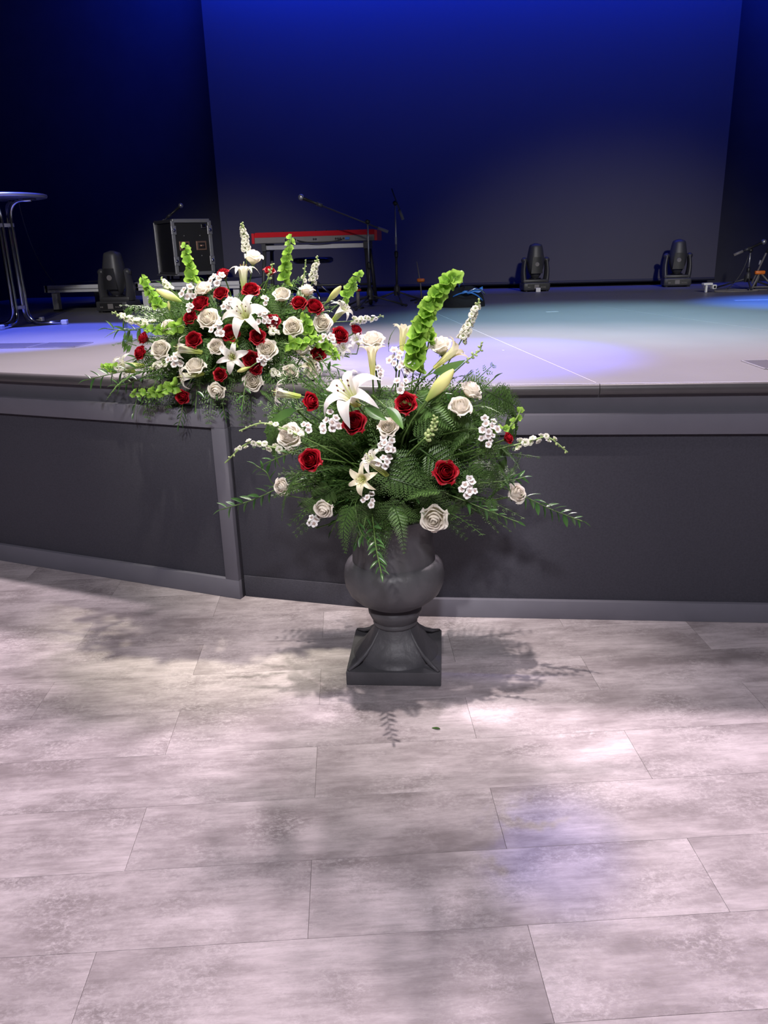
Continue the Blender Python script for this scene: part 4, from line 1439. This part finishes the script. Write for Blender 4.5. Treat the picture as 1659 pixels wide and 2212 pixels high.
for a in [('half', 526, 585, 56, (0.0, 1, 0.25), 0, 0.3), ('open', 526, 676, 84, (-0.1, 0.25, 1), -0.03, 0.2), ('open', 501, 771, 58, (0.1, -0.15, 1), -0.02, 0.5), ('half', 392, 753, 50, (-0.95, 0.1, 0.35), -0.02, 0.3),
          ('half', 399, 814, 48, (-0.9, -0.25, 0.4), -0.03, 0.0), ('half', 270, 790, 50, (-0.7, -0.1, 0.6), 0, 0.4), ('half', 250, 795, 46, (-0.75, 0.1, 0.4), 0, 0.0), ('half', 741, 669, 48, (0.55, 0.45, 0.55), 0, 0.2), ('open', 770, 733, 38, (-0.3, 0.5, 0.7), -0.04, 0.1),
          ('star', 668, 786, 40, (0.6, 0.1, 0.6), -0.02, 0.0), ('open', 742, 752, 34, (0.1, 0.3, 0.9), 0, 0.6)]:
    lily(S, a[0], a[1], a[2], a[3], a[4], a[5], a[6])
lily_bud(S, 392, 652, 338, 626)
lily_bud(S, 706, 653, 737, 618)
lily_bud(S, 541, 793, 512, 803, -0.03)
lily_bud(S, 366, 672, 364, 650)
for pix, sz, n in [([(418, 614), (410, 580), (401, 529)], 26, 13), ([(346, 668), (330, 640), (307, 600)], 24, 14), ([(614, 615), (617, 575), (629, 512)], 25, 15), ([(739, 650), (757, 622), (777, 588)], 24, 11),
                   ([(396, 702), (355, 712), (309, 711)], 25, 14), ([(388, 829), (340, 846), (283, 850)], 24, 15), ([(668, 728), (664, 705), (657, 678)], 24, 10), ([(615, 742), (650, 742), (690, 728)], 25, 12),
                   ([(503, 747), (505, 736), (507, 722)], 18, 7), ([(252, 795), (236, 794), (224, 790)], 20, 8), ([(690, 735), (712, 752), (728, 775)], 24, 10)]:
    spike(S, 'bells', pix, sz, n)
for pix, sz, n, tb in [([(532, 545), (529, 515), (522, 481)], 17, 22, 5), ([(674, 612), (680, 582), (687, 553)], 17, 16, 5), ([(333, 702), (290, 693), (241, 674)], 18, 15, 4), ([(757, 694), (790, 690), (829, 682)], 15, 14, 4),
                       ([(370, 627), (358, 614), (347, 600)], 15, 9, 3), ([(594, 722), (590, 714), (586, 706)], 20, 8, 0), ([(596, 812), (592, 805), (586, 800)], 19, 8, 2), ([(357, 780), (343, 788), (326, 798)], 17, 9, 3), ([(655, 610), (658, 585), (661, 560)], 12, 8, 8),
                       ([(742, 764), (726, 756), (716, 745)], 16, 7, 1)]:
    spike(S, 'stock', pix, sz, n, tipbuds=tb)
spike(S, 'buds', [(578, 604), (583, 590), (589, 569)], 9, 9)
for a in [(468, 601, 15, 5, 16), (405, 630, 15, 6, 15), (492, 656, 15, 6, 13), (470, 710, 15, 6, 15), (376, 777, 15, 6, 15), (568, 686, 14, 7, 16), (572, 646, 12, 3, 9), (570, 777, 14, 5, 10), (706, 730, 15, 6, 14), (593, 690, 12, 3, 8), (410, 662, 12, 3, 9), (690, 790, 13, 4, 12)]:
    wax(S, *a)
# trailing greens
for i, (pix, lp, n) in enumerate([([(300, 795), (240, 808), (182, 822)], 34, 12), ([(395, 870), (392, 895), (386, 918)], 22, 10), ([(320, 705), (280, 714), (230, 710)], 30, 8), ([(300, 820), (270, 830), (245, 832)], 28, 8), ([(640, 770), (690, 780), (740, 800)], 30, 10),
                                  ([(480, 870), (484, 890), (487, 905)], 22, 7)]):
    ruscus(S, pix, lp, n, label=['long ruscus branch trailing over the stage edge from the stage bouquet', 'glossy ruscus sprig hanging lowest from the stage bouquet', 'pale ruscus branch beside the outermost stock of the stage bouquet', 'ruscus branch drooping below the outermost lilies of the stage bouquet', 'ruscus branch reaching from the stage bouquet towards the urn bouquet', 'short dark ruscus sprig hanging below the drooping white rose'][i])

# ------------------------------------------------------------------ bouquet in the urn
U = Bouquet('urn bouquet', 'in the grey urn', (-0.25, 2.575, 0.60), (-0.25, 2.555, 0.86), (0.44, 0.34, 0.38))
for a in [(805, 733, 50, (-0.05, 0.8, 0.6)), (952, 749, 54, (-0.25, 0.8, 0.5), 0), (1018, 842, 50, (0.5, 0.7, 0.4)), (994, 880, 52, (0.1, 0.5, 0.8), 0), (626, 941, 55, (-0.35, 0.25, 0.9)),
          (700, 1098, 44, (-0.2, -0.5, 0.8), 0), (938, 1121, 58, (-0.15, -0.35, 0.9)), (1114, 1067, 48, (0.5, 0.3, 0.8), 0), (608, 1052, 38, (-0.5, -0.2, 0.8)), (838, 922, 42, (0, 0.2, 1))]:
    rose(U, 'white', a[0], a[1], a[2], a[3], a[4] if len(a) > 4 else 1)
for a in [(669, 868, 42, (0.7, 0.1, 0.7), 0), (765, 912, 50, (-0.1, 0.2, 1)), (876, 871, 48, (-0.3, 0.2, 0.9)), (670, 993, 48, (-0.2, 0.1, 1)), (963, 1020, 52, (0.1, 0.15, 1)), (1097, 947, 27, (0.7, 0.3, 0.6), 0)]:
    rose(U, 'red', a[0], a[1], a[2], a[3], a[4] if len(a) > 4 else 1)
for a in [('open', 752, 848, 116, (-0.4, 0.45, 0.75), -0.05, 0.35), ('trumpet', 804, 762, 62, (-0.02, 0.97, 0.2), -0.06, 0.3), ('half', 604, 849, 52, (-0.95, 0.12, 0.2), 0, 0.2), ('trumpet', 872, 716, 56, (0.1, 0.97, 0.1), 0.0, 0.5),
          ('trumpet', 981, 760, 66, (0.75, 0.6, 0.15), -0.03, 0.0), ('star', 781, 1036, 58, (-0.35, -0.15, 0.9), -0.03, 0.2), ('half', 803, 994, 62, (-0.6, 0.55, 0.5), 0, 0.2)]:
    lily(U, a[0], a[1], a[2], a[3], a[4], a[5], a[6])
lily_bud(U, 921, 866, 980, 798, -0.02)
spike(U, 'bells', [(893, 800), (899, 745), (916, 690), (936, 648), (957, 622), (984, 594)], 37, 38, taper=0.2)
spike(U, 'bells', [(925, 745), (928, 728), (926, 712)], 30, 6)
spike(U, 'bells', [(1060, 925), (1095, 925), (1115, 905), (1125, 885)], 16, 7, taper=0.0, cname='tiny bells-of-Ireland tip on a curved bare stem')
spike(U, 'buds', [(1004, 783), (1022, 768), (1037, 756), (1040, 740)], 8, 12, taper=0.0)
spike(U, 'buds', [(916, 948), (935, 930), (941, 900)], 14, 18)
spike(U, 'stock', [(995, 738), (1012, 705), (1024, 676), (1036, 647)], 21, 20, tipbuds=4)
spike(U, 'stock', [(655, 945), (610, 925), (564, 914), (517, 931)], 15, 13, tipbuds=8)
spike(U, 'stock', [(634, 978), (580, 964), (535, 957), (486, 1000)], 18, 15, tipbuds=4)
spike(U, 'stock', [(1110, 962), (1150, 951), (1185, 945), (1226, 977)], 19, 14, tipbuds=5)
for a in [(856, 775, 16, 7, 20), (876, 792, 16, 6, 15), (864, 830, 16, 4, 16), (713, 912, 17, 8, 24), (838, 960, 17, 7, 18), (832, 996, 16, 5, 15), (1057, 921, 17, 8, 22), (1055, 950, 15, 5, 15), (1012, 1051, 16, 8, 20), (679, 1122, 16, 5, 13), (800, 1080, 14, 5, 16), (662, 921, 15, 3, 10), (820, 800, 14, 3, 10)]:
    wax(U, *a)
broad_leaf(U, (789, 877), (832, 908), 0, 0.3, 'broad pale leaf below the largest lily of the urn bouquet', -0.05, -0.03)
broad_leaf(U, (835, 880), (874, 922), 0, -0.5, 'broad mid-green leaf beside the pale leaf of the urn bouquet', -0.03, -0.03)
broad_leaf(U, (934, 806), (1007, 785), 1, 0.5, 'dark narrow leaf across the half-open yellow lily of the urn bouquet', -0.06, 0.0)
broad_leaf(U, (925, 870), (968, 826), 1, -0.4, 'narrow leaf standing beside the big closed bud of the urn bouquet', 0.0, 0.0)
broad_leaf(U, (640, 885), (572, 912), 1, 0.4, 'narrow leaf pointing outward under the side-facing lily of the urn bouquet', 0.0, 0.0)
for i, (pix, lp, n, lean) in enumerate([([(600, 1055), (545, 1080), (478, 1101)], 34, 14, -0.03), ([(1125, 1068), (1190, 1100), (1258, 1126)], 32, 18, -0.03), ([(805, 1120), (812, 1180), (824, 1240)], 30, 18, -0.22), ([(770, 1120), (780, 1150), (800, 1172)], 28, 10, -0.01),
                                        ([(585, 1040), (575, 1020), (552, 1005)], 30, 7, 0), ([(1080, 1040), (1115, 1035), (1135, 1030)], 30, 8, 0), ([(1000, 1080), (1060, 1105), (1120, 1128)], 30, 12, -0.02), ([(650, 970), (610, 985), (575, 1000)], 28, 8, 0)]):
    ruscus(U, pix, lp, n, lean=lean, label=['ruscus branch stretching furthest towards the corner stile of the stage front', 'ruscus branch stretching furthest from the urn along the wide dark panel', 'ruscus branch hanging lowest over the body of the urn', 'short ruscus branch hanging over the urn rim',
                                            'curled ruscus sprig under the lower sparse stock of the urn bouquet', 'ruscus branch just above the pale outermost rose of the urn bouquet', 'ruscus branch below the pale outermost rose of the urn bouquet', 'ruscus sprig beside the red rose near the sparse stock spikes'][i])


# named fronds at the outline of the urn bouquet
def edge_frond(bq, p0, p1, kind, lean, label, wide=1.0, roll=0.0):
    ps = path3(bq, [p0, p1], 0.0, lean)
    frond(bq, ps[0], ps[1], kind, roll, wide, label)


edge_frond(U, (765, 1080), (729, 1190), 0, -0.06, 'bright fern frond pointing straight down beside the urn', 1.1)
edge_frond(U, (650, 1020), (588, 1112), 0, -0.03, 'fern frond drooping below the half-hidden outer white rose', 0.9)
edge_frond(U, (850, 1085), (880, 1175), 1, -0.10, 'fern frond hanging over the front of the urn bowl', 0.9)
edge_frond(U, (960, 1060), (862, 1075), 2, -0.05, 'dark fern frond spread under the lowest red rose', 1.1)
edge_frond(U, (1020, 930), (955, 985), 0, -0.05, 'bright fern frond beside the green bud spray', 1.0)
edge_frond(U, (1060, 990), (1120, 1060), 0, 0.0, 'fern frond above the pale outermost rose', 1.0)
edge_frond(U, (1060, 1070), (1070, 1125), 0, -0.03, 'fern frond drooping behind the lowest pale rose', 1.2)
edge_frond(U, (840, 760), (841, 704), 3, 0.0, 'thin upright fern tip between the two topmost lilies', 0.7)
edge_frond(U, (850, 760), (872, 737), 3, 0.0, 'small slanting fern tip beside the upright opening lily', 0.8)
edge_frond(U, (985, 815), (1022, 808), 3, 0.0, 'small fern tip sticking out beside the big closed bud', 0.9)
edge_frond(U, (1010, 880), (1085, 874), 3, 0.0, 'thin fern tip pointing sideways behind the facing white rose', 0.6)
edge_frond(U, (1070, 960), (1140, 1010), 0, 0.0, 'shiny fern frond under the small red rose', 1.0)
edge_frond(S, (330, 800), (218, 830), 3, -0.03, 'pale fern frond reaching past the stage edge from the stage bouquet', 0.8)
edge_frond(S, (300, 715), (226, 706), 3, 0.0, 'thin grey-green fern tip over the blue-lit deck', 0.5)
edge_frond(S, (345, 835), (285, 880), 0, -0.04, 'dark fern frond drooping over the stage front below the bells', 0.9)
edge_frond(S, (560, 840), (600, 870), 0, -0.03, 'fern frond under the lowest facing white rose of the stage bouquet', 1.0)
edge_frond(S, (350, 690), (310, 665), 3, 0.0, 'thin fern tip rising beside the sloping bells of the stage bouquet', 0.6)


# filler foliage: fronds and leafy branches from the foam out to the dome
def filler(bq, n_fern, n_rus, seed, zmin, kmin=0.72, kmax=0.98, lmax=0.36, ycap=9.0):
    rnd = random.Random(seed)
    made = 0
    tries = 0
    while made < n_fern + n_rus and tries < 4000:
        tries += 1
        a = rnd.uniform(0, 2 * pi)
        e = rnd.uniform(-0.75, 0.85)
        d = Vector((math.cos(a) * math.cos(e), math.sin(a) * math.cos(e), math.sin(e)))
        if d.y > 0.45:
            continue
        k = rnd.uniform(kmin, kmax)
        tip = bq.c + Vector((d.x * bq.r.x, d.y * bq.r.y, d.z * bq.r.z)) * k
        if tip.z < zmin or tip.y > ycap:
            continue
        base = bq.base.lerp(tip, max(0.22, 1 - lmax / (tip - bq.base).length))
        if made < n_fern:
            frond(bq, base, tip + Vector((0, 0, 0.02)), rnd.choice((0, 0, 1, 2)), rnd.uniform(-0.9, 0.9), rnd.uniform(0.85, 1.2))
        else:
            mid = base.lerp(tip, 0.5) + Vector((0, 0, 0.03))
            ruscus(bq, None, 28 if bq is U else 24, 8, pts=[base, mid, tip])
        made += 1


def skirt(bq, n, seed, r0, rx, ry, z0, z1, a0=-0.15, a1=pi + 0.15):
    """fronds that spill over the rim all round the front"""
    rnd = random.Random(seed)
    for i in range(n):
        a = a0 + (a1 - a0) * (i + rnd.uniform(0.1, 0.9)) / n
        c, s_ = math.cos(a), -math.sin(a)
        k = rnd.uniform(0.72, 1.0)
        base = Vector((bq.base.x + r0 * c, bq.base.y + r0 * s_, bq.base.z + rnd.uniform(0.0, 0.14)))
        tip = Vector((bq.base.x + rx * k * c, bq.base.y + ry * k * s_, rnd.uniform(z0, z1)))
        if i % 4 == 3:
            ruscus(bq, None, 28, 9, pts=[base, base.lerp(tip, 0.5) + Vector((0, 0, 0.05)), tip])
        else:
            frond(bq, base, tip, rnd.choice((0, 1, 2)), rnd.uniform(-0.5, 0.5), rnd.uniform(0.9, 1.25))


skirt(U, 36, 5, 0.10, 0.44, 0.36, 0.58, 0.76)
skirt(U, 9, 6, 0.11, 0.25, 0.26, 0.50, 0.60, pi * 0.48, pi - 0.3)
rnd_s = random.Random(41)
for i in range(22):
    x0 = -1.46 + 0.80 * (i + rnd_s.random()) / 22
    ey = 3.126 + max(0.0, -0.985 - x0) * 0.3013 if x0 < -0.985 else 3.126 - (x0 + 0.985) * 0.2
    b0 = Vector((x0 * 0.8 - 0.2, ey + 0.12, 1.06))
    t0 = Vector((x0 + rnd_s.uniform(-0.06, 0.04), ey - rnd_s.uniform(0.07, 0.11), rnd_s.uniform(0.80, 0.92)))
    if i % 4 == 1:
        ruscus(S, None, 24, 9, pts=[b0, b0.lerp(t0, 0.5) + Vector((0, -0.02, 0.03)), t0])
    else:
        frond(S, b0, t0, rnd_s.choice((0, 1, 2)), rnd_s.uniform(-0.5, 0.5), rnd_s.uniform(0.9, 1.2))
def surface_fronds(bq, n, seed, zlo, ycap):
    """fronds that lie along the outside of the dome with their upper side turned outward"""
    rnd = random.Random(seed)
    made = 0
    while made < n:
        a = rnd.uniform(pi * 1.02, pi * 1.98)
        e = rnd.uniform(-0.70, 0.60)
        d = Vector((math.cos(a) * math.cos(e), math.sin(a) * math.cos(e), math.sin(e)))
        p = bq.c + Vector((d.x * bq.r.x, d.y * bq.r.y, d.z * bq.r.z)) * rnd.uniform(0.86, 0.95)
        if p.z < zlo or p.y > ycap:
            continue
        nrm = Vector((d.x / bq.r.x, d.y / bq.r.y, d.z / bq.r.z)).normalized()
        t = Vector((d.x * 1.2, 0, -0.25 + 0.7 * d.z)) + Vector((rnd.uniform(-0.8, 0.8), 0, rnd.uniform(-0.8, 0.5)))
        t = (t - nrm * t.dot(nrm)).normalized() * 0.92 + nrm * 0.22
        L = rnd.uniform(0.13, 0.21)
        b0 = p - t * L * 0.55
        M = Matrix.Translation(b0) @ frame_y(t, nrm, rnd.uniform(-0.4, 0.4)) @ Matrix.Diagonal((L * 1.15, L, L, 1))
        o = obj('fern_frond', FRONDS[rnd.choice((0, 0, 2, 3))], None)
        o.matrix_world = M
        tag(o, 'green fern frond tucked among the flowers of the ' + bq.name, 'fern', 'fern filler in the ' + bq.name)
        made += 1


surface_fronds(U, 38, 77, 0.62, 2.62)
surface_fronds(S, 20, 78, 1.0, 3.4)
filler(U, 96, 48, 11, 0.62, ycap=2.86)
filler(S, 76, 26, 23, 1.0, ycap=3.75)
filler(S, 16, 4, 29, 0.86, 0.85, 0.98, 0.22, ycap=3.09)
finish_labels(S)
finish_labels(U)

# a fallen leaf scrap on the floor
lf = obj('fallen_leaf', BROAD[1], None)
lf.matrix_world = Matrix.Translation((-0.075, 2.155, 0.004)) @ Matrix.Rotation(rad(70), 4, 'Z') @ Matrix.Diagonal((0.035, 0.035, 0.02, 1))
tag(lf, 'small green leaf scrap lying on the plank floor before the urn', 'leaf')
